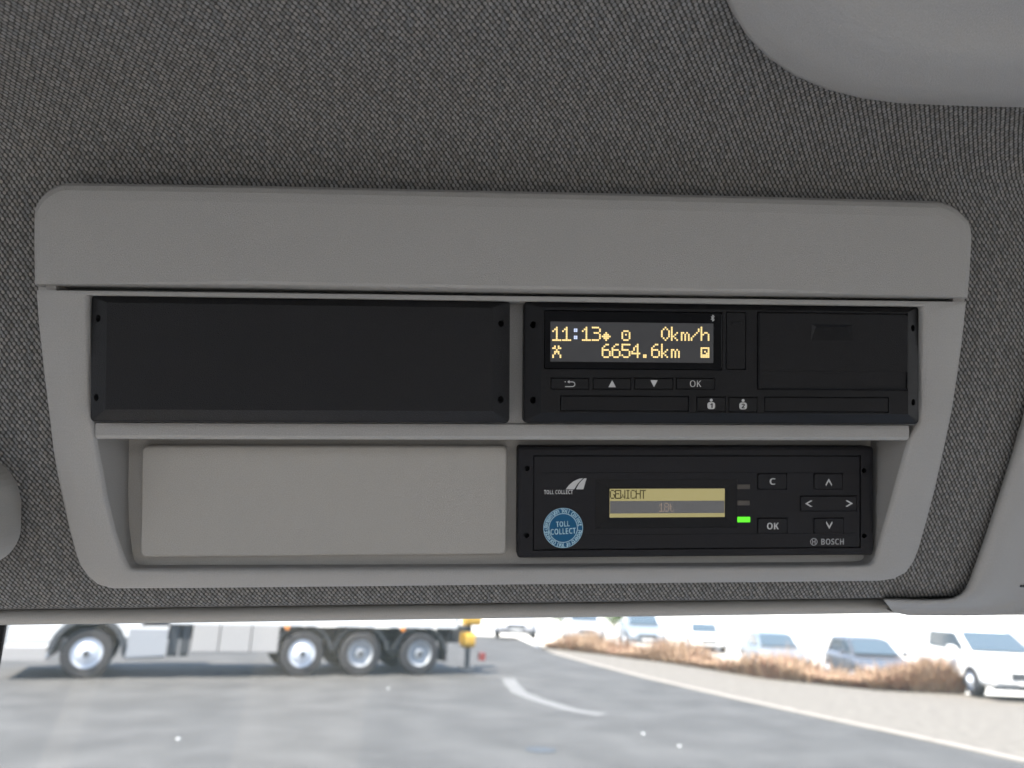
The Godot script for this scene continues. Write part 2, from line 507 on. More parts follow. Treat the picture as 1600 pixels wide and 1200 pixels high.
func tachograph() -> void:
	var t := thing("tachograph", "black recorder unit with lit yellow time and kilometre display", "tachograph", pan_t)
	var Z := 0.004
	var a := Rect2(0.00551, -0.01791, 0.188, 0.05634)
	var b := rc(846, 484, 1419, 646, Z)
	var g := 0.00028
	var disp := rc(851, 487, 1128, 577, Z)
	var lock := rc(1135, 488, 1165, 577, Z)
	var drawer := rc(1184, 489.5, 1417, 609, Z)
	var bt := [rc(861, 591, 919.6, 608, Z), rc(927, 591, 985.4, 608, Z), rc(992, 591, 1051, 608, Z), rc(1057, 591, 1116, 608, Z)]
	var slot := [rc(876, 619, 1075.6, 642, Z), rc(1194.7, 621, 1388, 643.5, Z)]
	var per := [rc(1089, 620.5, 1133, 643, Z), rc(1139, 621, 1182.5, 643.5, Z)]
	var holes := []
	for r in [disp, lock, drawer] + bt + slot + per: holes.append(r.grow(g))
	var st := nst()
	mesa(st, a, b, -0.009, 0.0, Z, false, t, M.black_smooth, holes_at([[833, 507.5, -1], [833, 625.5, -1], [1426.5, 512.5, 1], [1427.5, 628.5, 1]], 0.002), 0.0016)
	wells(st, b, Z, holes, 0.0022)
	ob("housing", st, M.black_smooth, t)
	# display
	var d := button(t, disp, Z - 0.002, Z + 0.0003, M.gloss, 0.0008, "display")
	st = nst()
	plate(st, rc(860, 504, 1114.5, 566, Z + 0.0003), 0.0001, Z, Z + 0.00038, 0.00003)
	ob("screen", st, M.lcd, d)
	st = nst()
	var s2 := nst()
	var zt := Z + 0.0005
	var pitch := Vector2(2.86 * 0.292e-3, 2.78 * 0.292e-3)
	for e in [["1", 0, 0], ["1", 1, 0], [":", 2, 0], ["1", 3, 0], ["3", 4, 0], ["dot", 5, 0], ["ring", 7, 0], ["0", 11, 0], ["k", 12, 0], ["m", 13, 0], ["/", 14, 0], ["h", 15, 0],
			["tools", 0, 1], ["6", 5, 1], ["6", 6, 1], ["5", 7, 1], ["4", 8, 1], [".", 9, 1], ["6", 10, 1], ["k", 11, 1], ["m", 12, 1], ["card", 15, 1]]:
		var c := pt(863.0 + 15.45 * e[1], 510.5 + 26.6 * e[2] + 0.0012 * 0, zt)
		dots(s2 if e[0] == ":" else st, e[0], c.x, c.y, pitch, zt)
	ob("characters", st, M.dots, d)
	ob("colon", s2, M.dots_white, d)
	# bluetooth rune
	st = nst()
	var c := pt(1113.5, 497, Z + 0.0004)
	var u := 0.00029
	for s in [[Vector2(0, -5), Vector2(0, 5)], [Vector2(0, 5), Vector2(2.6, 2.5)], [Vector2(2.6, 2.5), Vector2(-2.6, -2.5)], [Vector2(0, -5), Vector2(2.6, -2.5)], [Vector2(2.6, -2.5), Vector2(-2.6, 2.5)]]:
		var p: Vector2 = s[0] * u
		var q: Vector2 = s[1] * u
		var n := (q - p).normalized().orthogonal() * u * 0.55
		quad(st, c + Vector3(p.x + n.x, p.y + n.y, 0), c + Vector3(p.x - n.x, p.y - n.y, 0), c + Vector3(q.x - n.x, q.y - n.y, 0), c + Vector3(q.x + n.x, q.y + n.y, 0))
	ob("wireless_symbol", st, M.print, d)
	# calibration cover
	var l := button(t, lock, Z - 0.002, Z + 0.0001, M.black_smooth, 0.0003, "seal_cover")
	st = nst()
	plate(st, rc(1143, 503, 1158, 506.5, Z), 0.0002, Z, Z + 0.0006, 0.0003)
	ob("ridge", st, M.black_unit, l)
	# paper drawer, with a finger notch cut into its face
	var full := drawer
	var nr := rc(1268, 507, 1331, 532, Z + 0.0012)
	st = nst()
	loft(st, [rrect(full, 0.0012, Z - 0.002), rrect(full, 0.0012, Z + 0.0006), rrect(full.grow(-0.0006), 0.0001, Z + 0.0012)], false)
	var top := nr.end.y
	var lowy := nr.position.y
	var fc := full.grow(-0.0006)
	var z1 := Z + 0.0012
	var seam := rc(1190, 579, 1412, 580, z1).position.y
	# face pieces round the trapezoid notch
	var xl := nr.position.x
	var xr := nr.end.x
	var kk := 0.0026
	quad(st, Vector3(fc.position.x, top, z1), Vector3(fc.position.x, fc.end.y, z1), Vector3(fc.end.x, fc.end.y, z1), Vector3(fc.end.x, top, z1))
	quad(st, Vector3(fc.position.x, lowy, z1), Vector3(fc.position.x, top, z1), Vector3(xl, top, z1), Vector3(xl - 0.0001, lowy, z1))
	quad(st, Vector3(xr + 0.0001, lowy, z1), Vector3(xr, top, z1), Vector3(fc.end.x, top, z1), Vector3(fc.end.x, lowy, z1))
	quad(st, Vector3(fc.position.x, seam, z1), Vector3(fc.position.x, lowy, z1), Vector3(fc.end.x, lowy, z1), Vector3(fc.end.x, seam, z1))
	# notch: floor slopes up to the face at its lower edge
	var nd := 0.0010
	var n1 := Vector3(xl, top, z1)
	var n2 := Vector3(xr, top, z1)
	var f1 := Vector3(xl + kk, top - 0.0010, z1 - nd)
	var f2 := Vector3(xr - kk, top - 0.0010, z1 - nd)
	var e1 := Vector3(xl - 0.0001, lowy, z1)
	var e2 := Vector3(xr + 0.0001, lowy, z1)
	quad(st, f1, n1, n2, f2)
	quad(st, e1, f1, f2, e2)
	for v in [e1, n1, f1, e2, f2, n2]: st.add_vertex(v)
	# lower strip, a hair lower than the lid of the drawer
	var zs := z1 - 0.0007
	quad(st, Vector3(fc.position.x, seam, zs), Vector3(fc.position.x, seam, z1), Vector3(fc.end.x, seam, z1), Vector3(fc.end.x, seam, zs))
	quad(st, Vector3(fc.position.x, fc.position.y, zs), Vector3(fc.position.x, seam, zs), Vector3(fc.end.x, seam, zs), Vector3(fc.end.x, fc.position.y, zs))
	ob("printer_drawer", st, M.black_smooth, t)
	# keys
	for i in 4:
		var k := button(t, bt[i], Z - 0.002, Z + 0.0003, M.black_smooth)
		st = nst()
		var zc := Z + 0.0004
		var m: Vector2 = bt[i].get_center()
		if i == 3: letters(st, "OK", Rect2(m.x - 0.00262, m.y - 0.0015, 0.0052, 0.0030), zc, 400)
		elif i == 0:
			var pts := []
			for q in [Vector2(-2.2, 0.95), Vector2(1.0, 0.95)]: pts.append(q)
			for j in 9:
				var an := PI / 2 - PI * j / 8
				pts.append(Vector2(1.4 + cos(an) * 1.25, -0.3 + sin(an) * 1.25))
			pts.append(Vector2(-2.6, -1.55))
			for j in pts.size() - 1:
				if j == 0: pts[0] = Vector2(-0.6, 0.95)
				var p: Vector2 = pts[j] * 0.001 * 0.85
				var q: Vector2 = pts[j + 1] * 0.001 * 0.85
				var n := (q - p).normalized().orthogonal() * 0.0002
				quad(st, Vector3(m.x + p.x + n.x, m.y + p.y + n.y, zc), Vector3(m.x + p.x - n.x, m.y + p.y - n.y, zc), Vector3(m.x + q.x - n.x, m.y + q.y - n.y, zc), Vector3(m.x + q.x + n.x, m.y + q.y + n.y, zc))
			poly(st, PackedVector2Array([m + Vector2(-0.0012, 0.0008), m + Vector2(-0.0002, 0.0016), m + Vector2(-0.0002, 0.0001)]), zc - 0.0001, zc)
			poly(st, PackedVector2Array([m + Vector2(-0.0024, 0.0006), m + Vector2(-0.0019, 0.0006), m + Vector2(-0.0019, 0.0011), m + Vector2(-0.0024, 0.0011)]), zc - 0.0001, zc)
		else:
			var s := 1.0 if i == 1 else -1.0
			poly(st, PackedVector2Array([m + Vector2(-0.0017, -0.0016 * s), m + Vector2(0.0017, -0.0016 * s), m + Vector2(0, 0.0016 * s)]), zc - 0.0001, zc)
		ob("symbol", st, M.print, k)
	for i in 2:
		button(t, slot[i], Z - 0.002, Z - 0.0001, M.black_smooth, 0.0002, "card_slot")
		var k := button(t, per[i], Z - 0.002, Z + 0.0002, M.black_smooth)
		st = nst()
		var m: Vector2 = per[i].get_center()
		var zc := Z + 0.0003
		var hd := PackedVector2Array()
		for j in 14: hd.append(m + Vector2(cos(TAU * j / 14), sin(TAU * j / 14)) * 0.0007 + Vector2(0, 0.0019))
		poly(st, hd, zc - 0.0001, zc)
		var body := PackedVector2Array()
		for v in rrect(Rect2(m.x - 0.0018, m.y - 0.0022, 0.0036, 0.0032), 0.0011, 0, 4): body.append(Vector2(v.x, v.y))
		poly(st, body, zc - 0.0001, zc)
		var sy := ob("symbol", st, M.print, k)
		st = nst()
		letters(st, str(i + 1), Rect2(m.x - 0.0006 - 0.0002 * i, m.y - 0.00165, 0.0012 + 0.0004 * i, 0.0021), zc + 0.00012, 700)
		ob("numeral", st, M.black_smooth, sy)

func cover_plate() -> void:
	var t := thing("slot_cover", "pale grey rounded blanking plate deep in the lower bay of console", "cover panel", pan_t)
	var st := nst()
	var r := rc(219, 696, 792.5, 869, -0.037)
	loft(st, [rrect(r, 0.0028, -0.0436), rrect(r, 0.0028, -0.039), rrect(r.grow(-0.0003), 0.0027, -0.0377), rrect(r.grow(-0.0011), 0.0022, -0.037)])
	ob("plate", st, M.grey2, t)

func toll_unit() -> void:
	var t := thing("toll_unit", "black toll unit with amber lcd, green light and round blue sticker", "toll unit", pan_t)
	var Z := -0.0335
	var a := rc(808.5, 697, 1364, 869, Z - 0.001)
	var b := a.grow(-0.0019)
	var inner := rc(834, 712.5, 1344, 857, Z)
	var Zp := Z - 0.0002
	var lcd_o := rc(930, 749, 1152, 825, Zp)
	var lcd_i := rc(951, 762.5, 1130.5, 807.5, Zp - 0.003)
	var kb := {"C": rc(1184, 740, 1228.5, 764, Zp), "OK": rc(1184, 809.5, 1229.5, 833.5, Zp), "up": rc(1272, 740, 1316, 764, Zp), "down": rc(1272, 809.5, 1317.5, 833.5, Zp), "side": rc(1250.5, 775, 1338, 798, Zp)}
	var leds := [rc(1152, 757, 1171.5, 764, Zp), rc(1152, 782, 1171.5, 789.5, Zp), rc(1152, 807.5, 1172, 816, Zp)]
	var st := nst()
	loft(st, [rrect(a, 0.0018, -0.0436), rrect(a, 0.0018, Z - 0.0012), rrect(a.grow(-0.0006), 0.0017, Z - 0.0003), rrect(b, 0.00002, Z)], false)
	var rounds := []
	var rr := 0.0013
	for q in [[823.5, 732], [823, 836.5], [1350, 735], [1350.5, 837]]:
		var p := pt(q[0], q[1], Z)
		rounds.append(Rect2(p.x - rr * 1.12, p.y - rr * 1.12, rr * 2.24, rr * 2.24))
	wells(st, b, Z, [inner.grow(0.0004)], 0.0016, rounds)
	var fz := Transform3D(Basis.IDENTITY, Vector3(0, 0, Z))
	for q in rounds:
		ring_cell(st, fz, q, q.get_center(), rr)
		bore(t, fz, q.get_center(), rr, M.black_unit)
	ob("housing", st, M.black_unit, t)
	# front panel sitting in its groove, with real recesses for display, keys and lamps
	st = nst()
	var holes := [lcd_o]
	for k in kb: holes.append(kb[k].grow(0.0003))
	loft(st, [rrect(inner, 0.0006, Z - 0.0016), rrect(inner, 0.0006, Zp - 0.0003), rrect(inner.grow(-0.0003), 0.00002, Zp)], false)
	wells(st, inner.grow(-0.0003), Zp, holes, 0.0012)
	var fp := ob("front_panel", st, M.black_unit, t)
	# fine raised lines across the panel
	for y in [738.0, 834.5]:
		st = nst()
		plate(st, rc(845, y, 1338, y + 1.2, Zp), 0.00005, Zp - 0.0001, Zp + 0.00018, 0.0001)
		ob("bead", st, M.black_unit, fp)
	# display dish
	st = nst()
	loft(st, [rrect(lcd_i, 0.0002, Zp - 0.0011), rrect(lcd_o.grow(-0.0001), 0.0002, Zp)], false)
	var ds := ob("display_bezel", st, M.black_smooth, t)
	var sm := glow(Color(0.40, 0.345, 0.135), 0.2, Color(0.05, 0.05, 0.04))   # evenly backlit
	st = nst()
	var zl := Zp - 0.0010
	var L := lcd_i.grow(-0.0001)
	var uvq := func(s: SurfaceTool, r: Rect2, z: float) -> void:
		for p in [Vector2(0, 0), Vector2(0, 1), Vector2(1, 1), Vector2(0, 0), Vector2(1, 1), Vector2(1, 0)]:
			s.set_uv(Vector2((r.position.x + p.x * r.size.x - L.position.x) / L.size.x, 0.5))
			s.add_vertex(Vector3(r.position.x + p.x * r.size.x, r.position.y + p.y * r.size.y, z))
	uvq.call(st, L, zl)
	var sc := ob("screen", st, sm, ds)
	var s3 := glow(Color(0.105, 0.105, 0.11), 0.14, Color(0.05, 0.05, 0.05))
	st = nst()
	var bar := rc(952, 782.5, 1130, 802, zl)
	uvq.call(st, Rect2(L.position.x + 0.0002, bar.position.y, L.size.x - 0.0004, bar.size.y), zl + 0.00008)
	ob("highlight_bar", st, s3, sc)
	st = nst()
	var pp := Vector2(1.62, 1.72) * 0.327e-3
	for i in 7:
		var c := pt(953.0 + 8.05 * i, 765.5, zl)
		dots(st, "GEWICHT"[i], c.x, c.y, pp, zl + 0.0001, 0.95)
	ob("menu_title", st, mat(Color(0.03, 0.022, 0.012), 0.6, 0.0, 0.2), sc)
	st = nst()
	for i in 3:
		var c := pt(1029.5 + 8.05 * i, 786, zl)
		dots(st, "18t"[i], c.x, c.y, pp, zl + 0.00016, 0.75)
	ob("menu_value", st, glow(Color(0.42, 0.31, 0.235), 0.2), sc)
	for i in 3:
		st = nst()
		plate(st, leds[i], 0.0002, Zp - 0.0005, Zp + 0.00025, 0.0001)
		var o := ob("indicator", st, M.led_on if i == 2 else M.led_off, t)
		if i == 2: o.set_meta("label", "lit green indicator")
	for k in kb:
		var r: Rect2 = kb[k]
		var bo := button(t, r, Zp - 0.0011, Zp + 0.0006, M.black_unit, 0.0010)
		var m := r.get_center()
		var zc := Zp + 0.0007
		st = nst()
		var chev := func(at: Vector2, dirn: Vector2) -> void:
			var n := dirn.orthogonal()
			var tip := at + dirn * 0.0015
			for s in [-1.0, 1.0]:
				var e: Vector2 = at - dirn * 0.0015 + n * 0.0017 * s
				var w := dirn * 0.0007
				poly(st, PackedVector2Array([tip, e, e - w * 1.3 + n * -0.0002 * s, tip - w * 2.0]), zc - 0.0001, zc)
		match k:
			"C": letters(st, "C", Rect2(m.x - 0.0015, m.y - 0.0017, 0.0030, 0.0034), zc, 700)
			"OK": letters(st, "OK", Rect2(m.x - 0.0031, m.y - 0.0017, 0.0062, 0.0034), zc, 600)
			"up": chev.call(m, Vector2(0, 1))
			"down": chev.call(m, Vector2(0, -1))
			"side":
				chev.call(m - Vector2(0.0112, 0), Vector2(-1, 0)); chev.call(m + Vector2(0.0112, 0), Vector2(1, 0))
		ob("symbol", st, M.print, bo)
	# lettering on the panel
	var zc := Zp + 0.0001
	st = nst()
	letters(st, "BOSCH", rc(1283, 841.5, 1318.5, 851, Zp), zc, 800)
	ob("maker_lettering", st, M.print_dim, t)
	st = nst()
	var bc := pt(1271.5, 846.5, Zp)
	lathe(st, [[0.00195, 0.00008], [0.0019, 0.00014], [0.0016, 0.00014], [0.00155, 0.00008]], Vector3(bc.x, bc.y, Zp), 24)
	for s in [-1.0, 1.0]:
		box(st, Vector3(bc.x + s * 0.0007 - 0.00018, bc.y - 0.00125, Zp), Vector3(bc.x + s * 0.0007 + 0.00018, bc.y + 0.00125, Zp + 0.00012))
	box(st, Vector3(bc.x - 0.0007, bc.y - 0.0002, Zp), Vector3(bc.x + 0.0007, bc.y + 0.0002, Zp + 0.00011))
	ob("maker_emblem", st, M.print_dim, t)
	st = nst()
	letters(st, "TOLL COLLECT", rc(850, 765.5, 895, 772, Zp), zc, 800)
	ob("operator_lettering", st, M.print, t)
	st = nst()
	for sh in [[[884, 764.5], [897, 764.5], [903, 755], [911, 747], [905, 748], [896, 752], [889, 758]], [[900, 764.5], [911.5, 764.5], [913, 756], [916.5, 747.5], [912.5, 747.5], [905, 755]]]:
		var pl := PackedVector2Array()
		for q in sh:
			var v := pt(q[0], q[1], Zp); pl.append(Vector2(v.x, v.y))
		poly(st, pl, Zp, Zp + 0.00012)
	ob("road_emblem", st, M.print, t)
	# sticker, laid over panel edge and groove
	var c0 := pt(880, 825, Zp + 0.0003)
	var R := 31.0 * 0.327e-3
	st = nst()
	lathe(st, [[R, 0.0001], [R - 0.0001, 0.00022], [0.00001, 0.00022]], Vector3(c0.x, c0.y, Zp), 48)
	var sk := ob("sticker", st, M.blue, t)
	sk.set_meta("label", "round blue printed sticker")
	st = nst()
	lathe(st, [[R * 0.735, 0.00024], [R * 0.73, 0.0003], [R * 0.70, 0.0003], [R * 0.695, 0.00024]], Vector3(c0.x, c0.y, Zp), 48)
	lathe(st, [[R * 0.99, 0.00024], [R * 0.985, 0.0003], [R * 0.965, 0.0003], [R * 0.96, 0.00024]], Vector3(c0.x, c0.y, Zp), 48)
	ob("ring_print", st, M.blue_print, sk)
	st = nst()
	letters(st, "TOLL", Rect2(c0.x - 0.0036, c0.y + 0.0007, 0.0068, 0.0027), Zp + 0.00028, 700, false, 0.05)
	letters(st, "COLLECT", Rect2(c0.x - 0.0064, c0.y - 0.0031, 0.0128, 0.0029), Zp + 0.00028, 700, false, 0.05)
	ob("sticker_title", st, M.blue_print, sk)
	st = nst()
	var run := func(s: String, a0: float, a1: float) -> void:
		for i in s.length():
			if s[i] == " ": continue
			var an := deg_to_rad(lerpf(a0, a1, float(i) / (s.length() - 1)))
			var p := Vector2(c0.x, c0.y) + Vector2(cos(an), sin(an)) * R * 0.85
			var hgt := 0.0021 if s[i] in "EPTCftlvbdkpgy" else 0.0016
			letters(st, s[i], Rect2(p.x - 0.0006, p.y - hgt / 2, 0.0012, hgt), Zp + 0.00028, 600, true, an - PI / 2)
	run.call("Eigentum von Toll Collect", 192, 10)
	run.call("Property of Toll Collect", -12, -160)
	ob("rim_lettering", st, M.blue_print, sk)

# ---------------------------------------------------------------- lining and trims
func hz(py: float) -> float:   # depth of the lining at a photo row
	var k := [[400.0, -0.011], [455.0, -0.011], [600.0, -0.0135], [700.0, -0.020], [780.0, -0.030], [870.0, -0.042], [925.0, -0.0495], [946.0, -0.058]]
	for i in k.size() - 1:
		if py <= k[i + 1][0]: return lerpf(k[i][1], k[i + 1][1], clampf((py - k[i][0]) / (k[i + 1][0] - k[i][0]), 0, 1))
	return -0.058

func headliner() -> void:
	var yb := pt(800, 946, -0.056).y
	var prof := [[yb - 0.004, -0.075], [yb - 0.0015, -0.066], [yb, -0.0615], [yb + 0.0008, -0.058], [yb + 0.0022, -0.0545], [yb + 0.004, -0.0525]]
	prof.append([pt(800, 925, -0.048).y, -0.0495]); prof.append([pt(800, 870, -0.042).y, -0.042]); prof.append([pt(800, 780, -0.03).y, -0.030])
	prof.append([pt(800, 700, -0.02).y, -0.020]); prof.append([pt(800, 600, -0.013).y, -0.0135]); prof.append([pt(800, 455, -0.011).y, -0.011]); prof.append([0.075, -0.010])
	for q in [[0.094, -0.0085], [0.103, -0.005], [0.110, 0.002], [0.117, 0.013], [0.125, 0.032], [0.134, 0.06], [0.147, 0.10], [0.17, 0.17], [0.21, 0.30], [0.33, 0.70], [0.60, 1.6]]: prof.append(q)
	var st := nst()
	st.set_smooth_group(0)
	var s := 0.0
	var xs := []
	for i in 33: xs.append(-0.73 + 2.3 * i / 32)
	var hole := rc(175, 345, 1400, 892, -0.03)   # cut out behind the console
	for q in [hole.position.x, hole.end.x]: xs.append(q)
	xs.sort()
	for q in [hole.position.y, hole.end.y]:
		for i in prof.size() - 1:
			if prof[i][0] < q and prof[i + 1][0] > q:
				prof.insert(i + 1, [q, lerpf(prof[i][1], prof[i + 1][1], (q - prof[i][0]) / (prof[i + 1][0] - prof[i][0]))])
				break
	for i in prof.size() - 1:
		var a := Vector2(prof[i][0], prof[i][1])
		var b := Vector2(prof[i + 1][0], prof[i + 1][1])
		var s2 := s + a.distance_to(b)
		for j in xs.size() - 1:
			if hole.has_point(Vector2((xs[j] + xs[j + 1]) / 2, (a.x + b.x) / 2)): continue
			for q in [[0, 0], [0, 1], [1, 1], [0, 0], [1, 1], [1, 0]]:
				var x: float = xs[j + q[0]]
				var e := b if q[1] else a
				st.set_uv(Vector2(x / 0.0352, (s2 if q[1] else s) / 0.0330))
				st.add_vertex(Vector3(x, e.x, e.y))
		s = s2
	setting("ceiling", st, M.fabric, pan_t)

func trims() -> void:
	# rounded bar along the top of the windscreen
	var t := thing("header_trim", "long rounded grey trim bar along top edge of the windscreen", "trim", pan_t)
	var st := nst()
	var top := pt(800, 944, -0.066).y
	var bot := pt(800, 967.5, -0.066).y
	var loops := []
	for x in [-0.73, -0.5, -0.25, 0.0, 0.25, 0.5, 1.57]:
		var l := PackedVector3Array()
		# falls a little to the left, as in the photograph
		var dy: float = -x * 0.001
		for k in 15:
			var an := PI * 1.5 - PI * k / 14.0
			l.append(Vector3(x, (top + bot) / 2 + sin(an) * (top - bot) / 2 + dy, -0.069 - cos(an) * 0.006))
		l.append(Vector3(x, top + dy, -0.12)); l.append(Vector3(x, bot + dy, -0.12))
		l.reverse()
		loops.append(l)
	loft(st, loops, true, true, false)
	ob("bar", st, M.grey2, t)
	# corner trim of the right windscreen pillar
	t = thing("pillar_trim", "smooth grey pillar trim curving round the fabric lining's lower corner", "trim", pan_t)
	var ed := [[1640, 540], [1612, 600], [1598, 650], [1582, 705], [1563, 765], [1545, 820], [1527, 872], [1515, 905], [1508, 920], [1499, 929], [1487, 934], [1470, 936], [1440, 936.5], [1405, 935.5], [1379, 935]]
	var ou := [[1760, 560], [1740, 640], [1725, 690], [1705, 750], [1690, 800], [1670, 850], [1650, 900], [1640, 925], [1620, 945], [1590, 958], [1560, 961], [1520, 962], [1480, 962], [1420, 961.5], [1396, 957]]
	st = nst()
	st.set_smooth_group(0)
	var rows := []
	for s in [[0.0, -0.008], [0.0, 0.003], [0.05, 0.0062], [0.16, 0.0078], [0.30, 0.0068], [0.46, 0.0030], [0.62, 0.0004], [0.80, -0.0006], [1.0, -0.001]]:
		var l := []
		for i in ed.size():
			var py := lerpf(ed[i][1], ou[i][1], s[0])
			l.append(pt(lerpf(ed[i][0], ou[i][0], s[0]), py, hz(minf(py, 940)) + s[1]))
		rows.append(l)
	for i in rows.size() - 1:
		for j in ed.size() - 1:
			quad(st, rows[i][j], rows[i][j + 1], rows[i + 1][j + 1], rows[i + 1][j])
	# underside, running forward to the glass
	for j in ed.size() - 1:
		var a0: Vector3 = rows[-1][j]
		var b0: Vector3 = rows[-1][j + 1]
		if j > 7: quad(st, a0, b0, b0 + Vector3(0, 0, -0.04), a0 + Vector3(0, 0, -0.04))
	ob("moulding", st, M.grey, t)
	# broad cheek of the pillar beyond the moulding
	st = nst()
	st.set_smooth_group(0)
	var ck := []
	for i in 9:
		var q = ou[i]
		ck.append([rows[-1][i], pt(2050, lerpf(560, 955, i / 8.0), hz(lerpf(560, 940, i / 8.0)) - 0.004)])
	for i in 8: quad(st, ck[i][0], ck[i + 1][0], ck[i + 1][1], ck[i][1])
	quad(st, ck[8][0], rows[-1][9], pt(2050, 956, -0.062), ck[8][1])
	quad(st, rows[-1][9], rows[-1][10], pt(2050, 959, -0.062), pt(2050, 956, -0.062))
	var ch := ob("cheek", st, M.grey, t)
	for k in 2:
		st = nst()
		var zz := hz(915) - 0.0004
		var v := pt(1593.5 + 4.0 * k, 915, zz)
		plate(st, Rect2(v.x - 0.0005, v.y - 0.0007, 0.0011, 0.0014), 0.0003, zz - 0.002, zz + 0.0012, 0.0001)
		ob("printed_mark", st, M.dark, ch)
	var p2: PackedVector2Array
	# black edge band of the left pillar
	t = thing("pillar_edge", "narrow black strip of windscreen pillar beside the white truck's nose", "pillar", pan_t)
	st = nst()
	var a := pt(9.5, 966, -0.10)
	var b := pt(-6, 1060, -0.10)
	var d := (b - a) * 6.0
	p2 = PackedVector2Array([Vector2(a.x, a.y), Vector2(a.x + d.x, a.y + d.y), Vector2(a.x + d.x - 0.09, a.y + d.y), Vector2(a.x - 0.09, a.y)])
	poly(st, p2, -0.102, -0.10)
	ob("strip", st, M.black_smooth, t)
	# moulded surround reaching in from the roof, close to the camera
	t = thing("roof_housing", "large smooth rounded grey moulding hanging from the woven ceiling", "housing", pan_t)
	var base := 0.043
	var slope := 2.6
	var e := []
	var y8 := pt(1290, 146, base).y
	for q in [[1095, -150], [1108, -80], [1120, -40], [1131, 0], [1146, 32], [1168, 66], [1200, 98], [1240, 125], [1290, 146], [1345, 160], [1400, 167], [1460, 170], [1530, 172.5], [1610, 174], [1750, 176], [1950, 178]]:
		var p0 := pt(q[0], q[1], 0.0)
		var dr := pt(q[0], q[1], 0.1) - p0
		e.append(p0 + dr * ((base - slope * y8 - (p0.z - slope * p0.y)) / (dr.z - slope * dr.y)))
	var ctr := pt(1560, -120, base)
	st = nst()
	st.set_smooth_group(0)
	rows = []
	for s in [[0.0, -0.016], [0.0, -0.004], [0.004, -0.0014], [0.012, 0.0], [0.06, 0.0012], [0.11, 0.0022], [0.14, 0.0022], [0.160, 0.0008], [0.185, -0.0022], [0.22, -0.0034], [1.0, -0.0034]]:
		var l := []
		for v in e:
			var w: Vector3 = v.lerp(Vector3(maxf(v.x, ctr.x) if false else lerpf(v.x, ctr.x, 0.9), ctr.y, v.z), s[0])
			w.z = base + (w.y - y8) * slope
			w += Vector3(0, -slope, 1.0).normalized() * s[1]
			l.append(w)
		rows.append(l)
	for i in rows.size() - 1:
		for j in e.size() - 1:
			quad(st, rows[i + 1][j], rows[i + 1][j + 1], rows[i][j + 1], rows[i][j])
	ob("moulding", st, M.grey, t)
	# grey-green handle end at the left edge
	t = thing("grab_handle", "pale green grey rounded handle end at edge of woven lining", "handle", pan_t)
	st = nst()
	var hr := rc(-240, 712, -22, 905, -0.004)
	loft(st, [rrect(hr, 0.018, -0.03, 10), rrect(hr, 0.018, -0.004, 10), rrect(hr.grow(-0.0012), 0.017, -0.001, 10), rrect(hr.grow(-0.004), 0.0145, 0.0003, 10), rrect(hr.grow(-0.0075), 0.011, -0.0006, 10), rrect(hr.grow(-0.0085), 0.010, -0.004, 10)], true, false, false)
	var o := ob("grip", st, M.grey2, t)
	o.rotation.z = 0.0

func cab() -> void:   # the rest of the cab, which shades the console and lets light in by its windows
	var I := Transform3D(Basis.IDENTITY, Vector3(0.42, 0, 0))   # the driver sits by the left door
	var y0 := 0.75
	var st := nst()
	box(st, Vector3(-1.2, 2.55, -0.52), Vector3(1.2, 2.6, 1.45))
	setting("roof", st, M.trim_in, I)
	st = nst()
	box(st, Vector3(-1.2, 2.02, -0.56), Vector3(1.2, 2.55, -0.50))
	setting("front_header", st, M.trim_in, I)
	st = nst()
	box(st, Vector3(-1.2, y0 - 0.06, -0.9), Vector3(1.2, y0, 1.45))
	setting("floor", st, M.trim_in, I)
	st = nst()
	box(st, Vector3(-1.2, y0, -0.95), Vector3(1.2, 1.35, -0.62))
	setting("dashboard", st, M.trim_in, I)
	for s in [-1.0, 1.0]:
		st = nst()
		var xa: float = minf(s * 1.15, s * 1.2)
		var xb: float = maxf(s * 1.15, s * 1.2)
		box(st, Vector3(xa, y0, -0.9), Vector3(xb, 1.15, 1.45))
		box(st, Vector3(xa, 1.15, 0.8), Vector3(xb, 2.55, 1.45))
		box(st, Vector3(xa, 2.22, -0.5), Vector3(xb, 2.55, 0.8))
		setting("wall_left" if s < 0 else "wall_right", st, M.trim_in, I)
		st = nst()
		box(st, Vector3(s * 1.175 - 0.002, 1.152, -0.60), Vector3(s * 1.175 + 0.002, 2.218, 0.798))
		var w := ob("window_left" if s < 0 else "window_right", st, glass(Color(0.9, 0.95, 0.93), 0.06), self)
		w.transform = I
		w.set_meta("kind", "structure")
	st = nst()
	box(st, Vector3(-1.15, y0, 1.40), Vector3(1.15, 1.25, 1.45))
	box(st, Vector3(-1.15, 2.3, 1.40), Vector3(1.15, 2.55, 1.45))
	for s in [-1.0, 1.0]:
		box(st, Vector3(minf(s * 1.05, s * 1.15), 1.25, 1.40), Vector3(maxf(s * 1.05, s * 1.15), 2.3, 1.45))
	setting("wall_rear", st, M.trim_in, I)
	st = nst()
	box(st, Vector3(-1.05, 1.25, 1.42), Vector3(1.05, 2.3, 1.424))
	setting("window_rear", st, glass(Color(0.9, 0.95, 0.93), 0.06), I)
	st = nst()
	var a := Vector3(-1.15, 2.02, -0.53)
	var b := Vector3(-1.15, 1.352, -0.93)
	var o := Vector3(0, 0.002, -0.0035)
	var W := Vector3(2.3, 0, 0)
	for q in [[a, a + W, b + W, b], [b + o, b + W + o, a + W + o, a + o]]: quad(st, q[0], q[1], q[2], q[3])
	quad(st, a, a + o, a + W + o, a + W); quad(st, b, b + W, b + W + o, b + o)
	quad(st, a, b, b + o, a + o); quad(st, a + W, a + W + o, b + W + o, b + W)
	setting("windscreen", st, glass(Color(0.9, 0.96, 0.94), 0.04), I)

